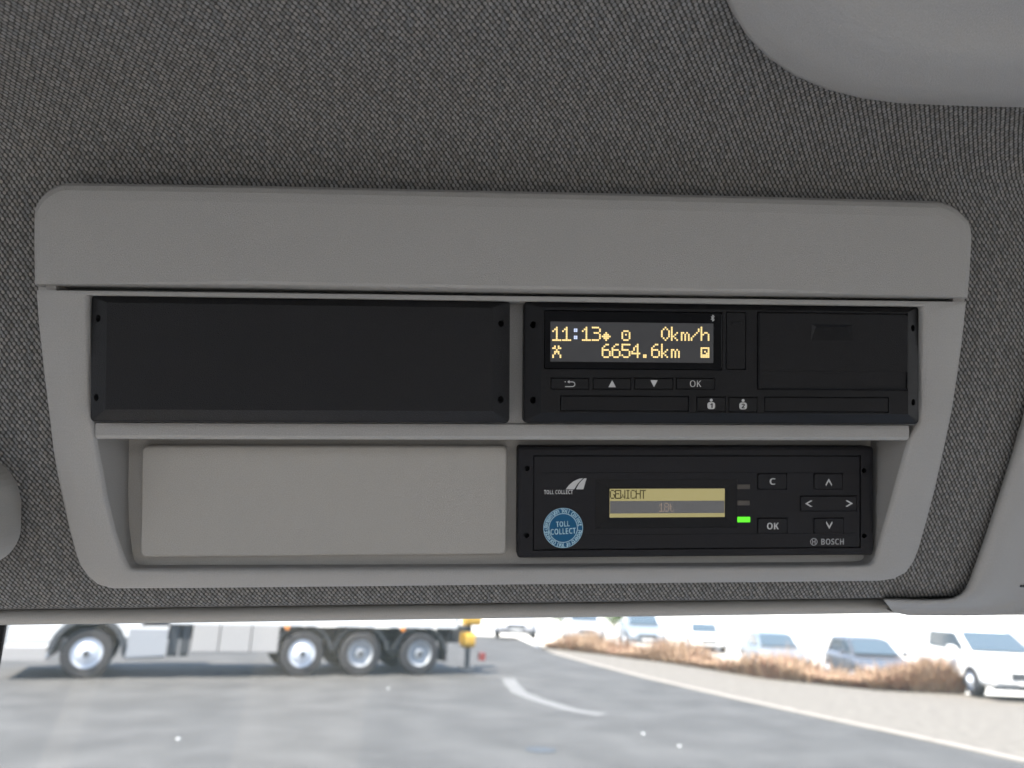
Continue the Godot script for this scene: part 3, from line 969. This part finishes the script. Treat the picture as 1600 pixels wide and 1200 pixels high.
# ---------------------------------------------------------------- the yard
func ground_mat(c: Color, freq: float, scale: float, lo: float) -> StandardMaterial3D:
	var m := grained(c, 0.9, scale, 0.3, freq, 0.3, lo)
	m.uv1_world_triplanar = true
	return m

func sheet(called: String, pts: Array, y: float, m: Material) -> void:
	var st := nst()
	var p := PackedVector2Array()
	for v in pts: p.append(Vector2(v.x, -v.z))
	if Geometry2D.is_polygon_clockwise(p): p.reverse()
	var t := Geometry2D.triangulate_polygon(p)
	for i in range(0, t.size(), 3):
		var v := [p[t[i]], p[t[i + 1]], p[t[i + 2]]]
		if (v[1] - v[0]).cross(v[2] - v[0]) > 0: v.reverse()
		for q in v: st.add_vertex(Vector3(q.x, y, -q.y))
	setting(called, st, m, yard_t)

func wheel(t: Node3D, at: Vector3, r: float, w: float, dish: bool, side := 1.0) -> void:
	var st := nst()
	var p := [[r * 0.58, -w], [r * 0.9, -w], [r * 0.98, -w * 0.9], [r, -w * 0.75], [r, -w * 0.25], [r * 0.98, -w * 0.08], [r * 0.9, 0.0], [r * 0.62, 0.005], [r * 0.6, -0.03]]
	lathe(st, p, Vector3.ZERO, 36)
	var o := ob("wheel", st, M.rubber, t)
	o.transform = Transform3D(Basis(Vector3(0, 1, 0), 0.0 if side > 0 else PI), at)
	st = nst()
	if dish: p = [[r * 0.61, -0.01], [r * 0.57, 0.0], [r * 0.54, -0.03], [r * 0.48, -0.11], [r * 0.30, -0.13], [r * 0.28, -0.10], [r * 0.2, -0.04], [r * 0.17, -0.03], [0.0001, -0.03]]
	else: p = [[r * 0.61, -0.01], [r * 0.57, 0.0], [r * 0.54, -0.03], [r * 0.46, -0.03], [r * 0.32, 0.035], [r * 0.22, 0.04], [r * 0.2, 0.075], [r * 0.15, 0.085], [0.0001, 0.085]]
	lathe(st, p, Vector3.ZERO, 32)
	var rim := ob("rim", st, M.rim_dull if dish else M.rim, o)
	st = nst()
	lathe(st, [[r * 0.14, 0.0 if dish else 0.09], [0.0001, 0.002 if dish else 0.092]], Vector3.ZERO, 14)
	ob("hub", st, M.dark, o)

func truck() -> void:
	var p1 := yard(128, 1061)
	var p4 := yard(655, 1055.5)
	var ax := (p4 - p1).normalized()
	var lt := Transform3D(Basis(ax, Vector3.UP, ax.cross(Vector3.UP)), p1)
	var t := thing("lorry", "white four axle lorry with flat bed parked across the yard", "truck", yard_t * lt)
	var at := func(px: float) -> float:   # distance along the truck's near side at a pixel column
		var d: Vector3 = yard_t.basis.inverse() * (cam_t.basis * Vector3((px - 800.0) / F, (600.0 - 1040.0) / F, -1.0))
		var n := Vector3(d.z, 0, -d.x)
		var o: Vector3 = yard_t.affine_inverse() * cam_t.origin
		return (n.dot(o) - n.dot(p1)) / n.dot(ax)
	var r := 0.485
	var xw := [0.0, at.call(470), at.call(562), at.call(655)]
	for i in 4:
		wheel(t, Vector3(xw[i], r, 0), r, 0.32, i > 1)
		wheel(t, Vector3(xw[i], r, -2.5), r, 0.32, i > 1, -1.0)
	var st := nst()
	# chassis
	for z in [-0.85, -1.65]: box(st, Vector3(-1.0, 0.72, z - 0.04), Vector3(xw[3] + 0.9, 0.98, z + 0.04))
	for x in [0.0, xw[1], xw[2], xw[3]]: box(st, Vector3(x - 0.07, 0.42, -2.3), Vector3(x + 0.07, 0.6, -0.2))
	ob("chassis", st, M.dark, t)
	# driver's cab, wheel arch cut out of its side
	var cabp := PackedVector2Array([Vector2(-1.42, 0.42), Vector2(-0.66, 0.42)])
	for k in 9:
		var an := PI - PI * k / 8 * 0.93
		cabp.append(Vector2(cos(an) * 0.66, 0.52 + sin(an) * 0.64))
	cabp.append_array(PackedVector2Array([Vector2(0.92, 1.0), Vector2(0.95, 3.2), Vector2(0.7, 3.5), Vector2(-0.9, 3.45), Vector2(-1.25, 2.9), Vector2(-1.42, 1.6)]))
	st = nst()
	poly(st, cabp, -2.5, 0.0)
	var cb := ob("cabin", st, M.white, t)
	st = nst()
	poly(st, PackedVector2Array([Vector2(-1.15, 1.75), Vector2(-0.2, 1.75), Vector2(-0.2, 2.65), Vector2(-0.95, 2.65)]), -0.01, 0.012)
	ob("window", st, M.pane, cb)
	st = nst()
	box(st, Vector3(-1.46, 0.36, -2.5), Vector3(-0.70, 0.60, 0.03))
	ob("bumper", st, M.panel, cb)
	st = nst()
	for q in [[-0.62, 1.22], [0.52, 1.05]]: box(st, Vector3(q[0] - 0.008, q[1], -0.02), Vector3(q[0] + 0.008, 2.7, 0.004))
	box(st, Vector3(-1.40, 0.70, -0.02), Vector3(-0.72, 0.715, 0.004))
	ob("door_seam", st, M.dark, cb)
	st = nst()
	for k in 12:   # arch lip
		var a0 := PI - PI * k / 12 * 0.95
		var a1 := PI - PI * (k + 1) / 12 * 0.95
		var f := func(a: float, q: float, z: float) -> Vector3: return Vector3(cos(a) * q, 0.52 + sin(a) * q, z)
		quad(st, f.call(a0, 0.60, 0.05), f.call(a0, 0.71, 0.04), f.call(a1, 0.71, 0.04), f.call(a1, 0.60, 0.05))
		quad(st, f.call(a0, 0.60, -0.5), f.call(a0, 0.60, 0.05), f.call(a1, 0.60, 0.05), f.call(a1, 0.60, -0.5))
		quad(st, f.call(a0, 0.71, 0.04), f.call(a0, 0.71, -0.02), f.call(a1, 0.71, -0.02), f.call(a1, 0.71, 0.04))
	ob("wheel_arch", st, M.dark, cb)
	st = nst()
	box(st, Vector3(0.62, 0.45, -0.5), Vector3(0.80, 1.25, -0.04))
	box(st, Vector3(0.4, 1.16, -2.3), Vector3(1.25, 1.42, -0.06))
	ob("mudguard", st, M.dark, t)
	# boxes along the side
	var xa: float = at.call(193)
	var xb: float = at.call(255)
	st = nst()
	hull(st, [[xa, 0.36, 1.02, -0.02, 0.62, 0.06], [xb, 0.40, 1.02, -0.02, 0.62, 0.06]])
	ob("fuel_tank", st, M.alu, t)
	st = nst()
	for px in [[258, 274], [278, 291]]:
		var u0: float = at.call(px[0])
		var u1: float = at.call(px[1])
		hull(st, [[u0, 0.42, 1.1, 0.06, 0.5, 0.08], [u1, 0.42, 1.1, 0.06, 0.5, 0.08]])
	ob("air_tank", st, M.dark, t)
	for px in [[294, 336], [338, 386], [388, 430]]:
		st = nst()
		hull(st, [[at.call(px[0]), 0.50, 1.08, -0.02, 0.55, 0.03], [at.call(px[1]), 0.50, 1.08, -0.02, 0.55, 0.03]])
		ob("side_panel", st, M.panel, t)
	for i in 3:
		st = nst()
		st.set_smooth_group(0)
		for k in 12:
			var a0 := PI * 0.97 - PI * 0.94 * k / 12
			var a1 := PI * 0.97 - PI * 0.94 * (k + 1) / 12
			var f := func(a: float, q: float, z: float) -> Vector3: return Vector3(xw[i + 1] + cos(a) * q, 0.52 + sin(a) * q * 0.92, z)
			quad(st, f.call(a0, 0.66, 0.0), f.call(a1, 0.66, 0.0), f.call(a1, 0.66, -0.55), f.call(a0, 0.66, -0.55))
			quad(st, f.call(a0, 0.60, 0.0), f.call(a0, 0.66, 0.0), f.call(a1, 0.66, 0.0), f.call(a1, 0.60, 0.0))
		ob("mudguard", st, M.dark, t)
	st = nst()
	box(st, Vector3(xw[3] + 0.66, 0.30, -0.6), Vector3(xw[3] + 0.69, 0.95, -0.02))
	ob("mud_flap", st, M.rubber, t)
	st = nst()
	box(st, Vector3(0.97, 1.06, -2.2), Vector3(float(at.call(254)), 2.3, -0.25))
	ob("equipment_rack", st, M.dark, t)
	st = nst()
	for k in 2: box(st, Vector3(0.66, 0.40 + 0.34 * k, -0.3), Vector3(0.94, 0.46 + 0.34 * k, 0.0))
	ob("cab_step", st, M.dark, t)
	# bed
	var xe: float = at.call(711)
	var xs: float = at.call(256)
	st = nst()
	box(st, Vector3(xs, 1.08, -2.52), Vector3(xe, 1.22, 0.02))
	var bed := ob("bed", st, M.white, t)
	var n := 4
	for k in n:
		st = nst()
		var u0 := lerpf(xs, xe, float(k) / n) + 0.02
		var u1 := lerpf(xs, xe, float(k + 1) / n) - 0.02
		box(st, Vector3(u0, 1.222, -0.03), Vector3(u1, 1.85, 0.01))
		ob("side_board", st, M.white, bed)
		st = nst()
		box(st, Vector3(u0, 1.222, -2.51), Vector3(u1, 1.85, -2.47))
		ob("side_board", st, M.white, bed)
	for px in [442, 625]:
		st = nst()
		var u: float = at.call(px)
		lathe(st, [[0.05, 0.03], [0.05, 0.05], [0.0001, 0.055]], Vector3(u, 1.04, 0), 12)
		ob("marker_lamp", st, M.orange, bed)
	# loading crane at the tail
	var xc: float = at.call(734)
	st = nst()
	box(st, Vector3(xe + 0.04, 0.7, -1.7), Vector3(xc + 0.25, 1.1, -0.6))
	box(st, Vector3(xe + 0.08, 1.1, -1.4), Vector3(xe + 0.42, 3.1, -1.0))
	var cr := ob("crane_post", st, M.dark, t)
	st = nst()
	hull(st, [[xc - 0.12, 0.62, 0.98, 0.1, 0.45, 0.12], [xc + 0.16, 0.62, 0.98, 0.1, 0.45, 0.12]])
	ob("crane_leg", st, M.yellow, cr)
	st = nst()
	hull(st, [[xc - 0.1, 1.14, 1.46, 0.1, 0.45, 0.1], [xc + 0.3, 1.14, 1.46, 0.1, 0.45, 0.1]])
	ob("crane_leg", st, M.yellow, cr)
	st = nst()
	box(st, Vector3(xc - 0.02, 0.15, -0.32), Vector3(xc + 0.08, 1.15, -0.22))
	box(st, Vector3(xc - 0.15, 0.1, -0.42), Vector3(xc + 0.2, 0.15, -0.12))
	ob("outrigger", st, M.dark, cr)
	st = nst()
	box(st, Vector3(xc + 0.32, 0.32, -0.3), Vector3(xc + 0.45, 0.5, -0.1))
	ob("tail_lamp", st, M.red, t)

func car(label: String, paint: Material, at: Vector3, head: float, suv: bool) -> void:   # nose along +x
	var t := thing("parked_car", label, "car", yard_t * Transform3D(Basis(Vector3.UP, head), at), "cars parked beyond the dry grass")
	var h := 1.5 if suv else 1.42
	var b := 0.93 if suv else 0.86
	var st := nst()
	hull(st, [[-2.2, 0.45, b * 0.9, -0.72, 0.72, 0.12], [-2.1, 0.3, b, -0.84, 0.84, 0.16], [-1.4, 0.25, b + 0.04, -0.91, 0.91, 0.18], [0.6, 0.25, b + 0.03, -0.92, 0.92, 0.18], [1.0, 0.25, b, -0.91, 0.91, 0.18], [1.75, 0.25, b - 0.1, -0.86, 0.86, 0.16], [2.1, 0.28, b - 0.22, -0.78, 0.78, 0.14], [2.2, 0.4, b - 0.34, -0.66, 0.66, 0.1]], 5)
	var bd := ob("body", st, paint, t)
	st = nst()
	hull(st, [[-2.05 if suv else -1.7, b - 0.05, b + 0.02, -0.74, 0.74, 0.03], [-1.75 if suv else -1.1, b - 0.05, h - 0.06, -0.64, 0.64, 0.12], [-0.6, b - 0.05, h, -0.64, 0.64, 0.14], [0.1, b - 0.05, h - 0.03, -0.64, 0.64, 0.14], [1.05, b - 0.06, b + 0.02, -0.76, 0.76, 0.03]], 5)
	var gh := ob("roof", st, paint, t)
	st = nst()
	for z in [-0.925, 0.885]: box(st, Vector3(-1.9, 0.24, z), Vector3(1.75, 0.36, z + 0.04))
	box(st, Vector3(1.95, 0.24, -0.72), Vector3(2.17, 0.33, 0.72))
	ob("lower_trim", st, M.dark, bd)
	# glass set slightly proud of the roof's flanks
	st = nst()
	quad(st, Vector3(0.27, h - 0.10, 0.58), Vector3(0.27, h - 0.10, -0.58), Vector3(1.00, b + 0.06, -0.68), Vector3(1.00, b + 0.06, 0.68))
	var ws := ob("windscreen", st, M.pane, gh)
	ws.position = Vector3(0.03, 0.035, 0)
	for s in [-1.0, 1.0]:
		st = nst()
		var z: float = s * 0.70
		var z2: float = s * 0.655
		poly(st, PackedVector2Array([Vector2(-1.55, b + 0.06), Vector2(0.72, b + 0.06), Vector2(0.12, h - 0.11), Vector2(-1.35 if suv else -0.95, h - 0.12)]), minf(z, z2), maxf(z, z2))
		ob("window", st, M.pane, gh)
		st = nst()
		hull(st, [[0.62, b + 0.02, b + 0.17, minf(-s * 0.9, -s * 1.08), maxf(-s * 0.9, -s * 1.08), 0.05], [0.78, b + 0.03, b + 0.15, minf(-s * 0.9, -s * 1.06), maxf(-s * 0.9, -s * 1.06), 0.05]])
		ob("mirror", st, paint, bd)
		st = nst()
		hull(st, [[1.85, b - 0.34, b - 0.19, minf(s * 0.48, s * 0.82), maxf(s * 0.48, s * 0.82), 0.04], [2.14, b - 0.36, b - 0.24, minf(s * 0.46, s * 0.72), maxf(s * 0.46, s * 0.72), 0.04]])
		ob("headlight", st, M.lens, bd)
		for x in [-1.35, 1.35]:
			wheel(t, Vector3(x, 0.34, s * 0.93), 0.34, 0.22, false, s)
	st = nst()
	box(st, Vector3(2.1, 0.45, -0.4), Vector3(2.215, 0.62, 0.4))
	ob("grille", st, M.dark, bd)
	st = nst()
	box(st, Vector3(2.1, 0.36, -0.26), Vector3(2.225, 0.44, 0.26))
	ob("number_plate", st, M.white, bd)

func outside() -> void:
	var I := yard_t
	var asphalt := ground_mat(Color(0.079, 0.0785, 0.077), 0.012, 0.11, 0.80)
	var lane := ground_mat(Color(0.165, 0.152, 0.132), 0.03, 0.25, 0.8)
	var gravel := ground_mat(Color(0.55, 0.53, 0.48), 0.05, 0.3, 0.8)
	var B := 700.0
	sheet("ground", [Vector3(-B, 0, 60), Vector3(B, 0, 60), Vector3(B, 0, -B), Vector3(-B, 0, -B)], -0.55, gravel)
	# asphalt yard up to the kerb line
	var kb := []
	for q in [[1700, 1219], [1600, 1192], [1450, 1158], [1300, 1126], [1150, 1093], [1000, 1058], [920, 1037], [862, 1021]]: kb.append(yard(q[0], q[1]))
	var far: Vector3 = kb[-1]
	sheet("yard", [Vector3(-120, 0, 40), Vector3(30, 0, 40), kb[0] + Vector3(6, 0, 6)] + kb + [far + Vector3(-1.2, 0, -9), Vector3(-120, 0, -62)], 0.0, asphalt)
	# pale concrete kerb and the lane behind it
	var o := thing("kerb", "pale flush concrete kerb line between asphalt yard and beige lane", "kerb", I)
	for i in kb.size() - 1:
		var a: Vector3 = kb[i]
		var b: Vector3 = kb[i + 1]
		var n := int(ceil(a.distance_to(b) / 1.0))
		var side := (b - a).normalized().cross(Vector3.UP)
		for k in n:
			var p := a.lerp(b, (k + 0.01) / n)
			var q := a.lerp(b, (k + 0.99) / n)
			var st := nst()
			var w := side * 0.2
			var up := Vector3(0, 0.02, 0)
			var dn := Vector3(0, -0.1, 0)
			quad(st, p + up, q + up, q + w + up, p + w + up)
			quad(st, p + dn, q + dn, q + up, p + up)
			quad(st, q + w + dn, p + w + dn, p + w + up, q + w + up)
			quad(st, p + w + dn, p + dn, p + up, p + w + up)
			quad(st, q + dn, q + w + dn, q + w + up, q + up)
			ob("kerb_stone", st, M.kerb, o)
	var lk := []
	for q in [[1506, 1083.5], [1440, 1081], [1365, 1077], [1200, 1060], [1050, 1036], [930, 1021], [855, 1012]]: lk.append(yard(q[0], q[1]))
	var back := lk.duplicate(); back.reverse()
	sheet("lane", kb + [far + Vector3(-0.5, 0, -6)] + back + [kb[0] + Vector3(25, 0, -2)], -0.008, lane)
	# bank under the grass, down to the car park
	var bk := nst()
	bk.set_smooth_group(0)
	var lx := [lk[0] + Vector3(20, 0, 0)] + lk + [lk[-1] + Vector3(-6, 0, -1)]
	for i in lx.size() - 1:
		var dn := Vector3(0.8, -0.56, -3.6)
		quad(bk, lx[i] + Vector3(0, -0.004, 0.15), lx[i + 1] + Vector3(0, -0.004, 0.15), lx[i + 1] + dn, lx[i] + dn)
	setting("bank", bk, lane, I)
	# painted line, worn
	var pl := []
	for q in [[783, 1060], [790, 1072], [800, 1083], [822, 1092], [850, 1101], [880, 1110], [934, 1119]]: pl.append(yard(q[0], q[1]))
	var line := pl.duplicate()
	var rev := []
	for i in pl.size():
		var d: Vector3 = pl[mini(i + 1, pl.size() - 1)] - pl[maxi(i - 1, 0)]
		rev.append(pl[i] + d.normalized().cross(Vector3.UP) * -0.33)
	rev.reverse()
	sheet("road_marking", line + rev, 0.005, M.paint)
	# manhole
	var mh := yard(845, 1172)
	var st := nst()
	lathe(st, [[0.2, -0.01], [0.2, 0.008], [0.17, 0.008], [0.165, 0.004], [0.0001, 0.004]], Vector3.ZERO, 24)
	var m := thing("drain_cover", "small dark round iron cover set in the asphalt yard", "cover", yard_t * Transform3D(Basis(Vector3.RIGHT, -PI / 2), mh))
	ob("lid", st, M.dark, m)
	# scraps of paper
	for q in [[278, 1155, "small white scrap alone on open asphalt before the lorry's tank"], [1062, 1166, "small white scrap between the painted line and the kerb"], [1005, 1147, "small white scrap between the painted line and the kerb"], [607, 1076, "tiny white scrap on the asphalt close to the lorry's rear wheels"]]:
		var c := yard(q[0], q[1])
		st = nst()
		loft(st, [rrect(Rect2(-0.022, -0.016, 0.044, 0.032), 0.006, 0.0), rrect(Rect2(-0.018, -0.012, 0.03, 0.025), 0.006, 0.012)])
		var s := thing("paper_scrap", q[2], "litter", yard_t * Transform3D(Basis(Vector3.RIGHT, -PI / 2), c + Vector3(0, 0.001, 0)), "white scraps on the asphalt")
		ob("sheet", st, M.white, s)
	# dry grass
	var mm := MultiMesh.new()
	mm.transform_format = MultiMesh.TRANSFORM_3D
	mm.use_colors = true
	st = nst()
	for k in 7:
		var an := TAU * k / 7 + 0.3
		var dirn := Vector3(cos(an), 0, sin(an))
		var sd := dirn.cross(Vector3.UP) * 0.017
		var b0 := dirn * 0.05
		var b1 := dirn * (0.14 + 0.03 * (k % 3)) + Vector3(0, 0.55, 0)
		var b2 := dirn * (0.34 + 0.05 * (k % 2)) + Vector3(0, 0.9 + 0.1 * (k % 3), 0)
		quad(st, b0 - sd, b1 - sd, b1 + sd, b0 + sd)
		for v in [b1 - sd, b2, b1 + sd]: st.add_vertex(v)
	st.generate_normals()
	mm.mesh = st.commit()
	var gm := mat(Color(1, 1, 1), 0.9)
	gm.vertex_color_use_as_albedo = true
	mm.mesh.surface_set_material(0, gm)
	var spots := []
	rng.seed = 11
	for k in 7000:
		var u := rng.randf() * (lk.size() - 1)
		var i := int(u)
		var p: Vector3 = lk[i].lerp(lk[i + 1], u - i)
		var away := Vector3(0.25, 0, -1).normalized()
		var dpt := rng.randf() * lerpf(2.0, 5.0, clampf(u / 5.0, 0, 1))
		p += away * dpt
		p.y = -0.56 * clampf(dpt / 3.7, 0, 1)
		var hgt := (rng.randf_range(0.3, 0.85) if rng.randf() < 0.85 else rng.randf_range(0.9, 1.35)) * (0.75 + 0.5 * sin(p.x * 1.3) * sin(p.z * 0.9 + 1.0))
		if u < 1.6: hgt *= 0.78
		spots.append([p, hgt, rng.randf() * TAU, rng.randf()])
	mm.instance_count = spots.size()
	for k in spots.size():
		var s = spots[k]
		mm.set_instance_transform(k, Transform3D(Basis(Vector3(cos(s[2] * 5.0), 0, sin(s[2] * 5.0)), 0.22 * s[3]) * Basis(Vector3.UP, s[2]) * Basis.from_scale(Vector3(1, maxf(0.2, s[1] * 0.8), 1)), s[0]))
		var w: float = s[3]
		mm.set_instance_color(k, Color(0.27, 0.175, 0.11).lerp(Color(0.38, 0.285, 0.185), w) if w < 0.78 else Color(0.22, 0.12, 0.08))
	var gi := MultiMeshInstance3D.new()
	gi.multimesh = mm; gi.name = "dry_grass"; gi.transform = yard_t
	add_child(gi)
	gi.set_meta("kind", "stuff"); meta(gi, "strip of tall dry brown grass along the beige lane", "grass")
	# cars
	var silver := mat(Color(0.45, 0.46, 0.48), 0.3, 0.3)
	var dark := mat(Color(0.06, 0.065, 0.075), 0.25)
	var slate := mat(Color(0.16, 0.19, 0.22), 0.3)
	var wp := mat(Color(0.78, 0.78, 0.75), 0.25)
	var place := func(px: float, dist: float) -> Vector3:
		var d: Vector3 = yard_t.basis.inverse() * (cam_t.basis * Vector3((px - 800.0) / F, (600.0 - 1020.0) / F, -1.0))
		return Vector3(d.x / -d.z * dist, 0, -dist)
	var low := Vector3(0, -0.55, 0)
	var wf := yard(1520, 1088)
	car("white sport utility car parked beside the end of the dry grass", wp, wf + Vector3(1.1, 0, -1.22), deg_to_rad(-98), true)
	car("dark car facing the lane with bright headlights, next to white utility car", dark, place.call(1351, 26.5) + low, deg_to_rad(-97), true)
	car("slate grey car behind the grass between dark car and white hatchback", slate, place.call(1205, 30.5) + low, deg_to_rad(-95), false)
	car("white hatchback half hidden by grass, between slate and dark grey cars", wp, place.call(1095, 41.0) + low, deg_to_rad(-94), false)
	car("dark grey car behind the grass beside the white hatchback", slate, place.call(1000, 37.0) + low * 0.4, deg_to_rad(-92), true)
	car("silver blue car parked at the far end of the grass strip", silver, place.call(908, 40.0) + low * 0.4, deg_to_rad(-90), true)
	car("silver car standing on the asphalt behind the lorry's crane", silver, place.call(800, 37.0), deg_to_rad(-88), true)
	# pale long building far behind
	var bt := thing("warehouse", "long low white warehouse standing far behind the parked cars", "building", yard_t)
	st = nst()
	box(st, Vector3(-6, -0.5, -96), Vector3(110, 7, -78))
	ob("wall", st, M.white, bt)
	st = nst()
	box(st, Vector3(-6.4, 7.0, -96.4), Vector3(110.4, 7.4, -77.6))
	ob("roof", st, M.silver, bt)
	# two green bushes by the far cars
	for q in [[880, 47.0, "leafy green bush right behind the silver blue car"], [958, 48.0, "leafy green bush between the silver blue and dark grey cars"]]:
		var c: Vector3 = place.call(q[0], q[1])
		var bo := thing("bush", q[2], "bush", yard_t * Transform3D(Basis.IDENTITY, c), "green bushes behind the cars")
		st = nst()
		rng.seed = int(q[0])
		for k in 900:
			var v := Vector3(rng.randfn(), rng.randfn(), rng.randfn()).normalized() * pow(rng.randf(), 0.4)
			v = Vector3(v.x * 1.1, 1.5 + v.y * 1.2, v.z * 1.1) * (1.0 + 0.2 * sin(k * 0.7))
			var a := Vector3(rng.randfn(), rng.randfn(), rng.randfn()).normalized() * 0.13
			var b := Vector3(rng.randfn(), rng.randfn(), rng.randfn()).normalized().cross(a.normalized()) * 0.09
			quad(st, v - a, v + b, v + a, v - b)
		ob("crown", st, M.leaf, bo)
		st = nst()
		var lp := []
		for s in [[0.0, 0.09], [0.7, 0.07], [1.6, 0.03]]:
			var l := PackedVector3Array()
			for k in 8: l.append(Vector3(cos(-TAU * k / 8) * s[1], s[0], sin(-TAU * k / 8) * s[1]))
			lp.append(l)
		loft(st, lp, true, false, false)
		ob("trunk", st, M.bark, bo)

func _ready() -> void:
	# camera
	cam_t = Transform3D(Basis(Vector3.RIGHT, deg_to_rad(15.9)), Vector3(0, EYE, 0))
	var cam := Camera3D.new()
	cam.name = "camera"; cam.transform = cam_t
	var att := CameraAttributesPhysical.new()
	att.frustum_focal_length = 12.0 / (600.0 / F)
	att.frustum_focus_distance = 0.342
	att.exposure_aperture = 9.0
	att.frustum_near = 0.02; att.frustum_far = 2500.0
	cam.attributes = att
	cam.fov = rad_to_deg(2.0 * atan(600.0 / F)); cam.near = 0.02; cam.far = 2500.0
	add_child(cam)
	cam.current = true
	# sky
	var env := Environment.new()
	env.background_mode = Environment.BG_SKY
	var sky := Sky.new()
	var sm := ProceduralSkyMaterial.new()
	sm.sky_top_color = Color(0.58, 0.68, 0.82); sm.sky_horizon_color = Color(0.90, 0.91, 0.92); sm.sky_curve = 0.12
	sm.ground_bottom_color = Color(0.4, 0.39, 0.37); sm.ground_horizon_color = Color(0.8, 0.82, 0.82); sm.sun_angle_max = 1.0
	sm.sky_energy_multiplier = 1.0
	sky.sky_material = sm
	env.sky = sky
	env.tonemap_mode = Environment.TONE_MAPPER_LINEAR
	env.tonemap_exposure = 4.1
	env.sdfgi_enabled = true; env.ssao_enabled = true; env.ssil_enabled = true
	var we := WorldEnvironment.new()
	we.name = "environment"; we.environment = env
	add_child(we)
	# sun: behind and left of the camera, high
	var sun := DirectionalLight3D.new()
	sun.name = "sun"
	sun.light_energy = 1.4; sun.light_angular_distance = 0.5; sun.light_color = Color(1.0, 0.96, 0.90); sun.shadow_enabled = true
	sun.rotation_degrees = Vector3(-62, -35, 0)
	add_child(sun)

	pan_t = cam_t * Transform3D(Basis.from_euler(Vector3(deg_to_rad(-0.737), deg_to_rad(3.814), deg_to_rad(-0.389))), Vector3(0, 0, -0.33597))
	yard_t = Transform3D(Basis(Vector3(0, 0, 1), deg_to_rad(-2.0)), Vector3.ZERO)
	make_materials()
	M.alu = mat(Color(0.27, 0.28, 0.29), 0.45)
	M.panel = mat(Color(0.31, 0.30, 0.285), 0.6)
	M.kerb = mat(Color(0.21, 0.192, 0.165), 0.9)
	M.paint = grained(Color(0.28, 0.28, 0.275), 0.8, 1.2, 0.1, 0.06, 0.3, 0.4)
	M.leaf = mat(Color(0.08, 0.13, 0.04), 0.6)
	M.bark = mat(Color(0.10, 0.08, 0.06), 0.9)
	cab()
	headliner()
	outside()
	truck()
	trims()
	console()
	blank_panel()
	cover_plate()
	tachograph()
	toll_unit()
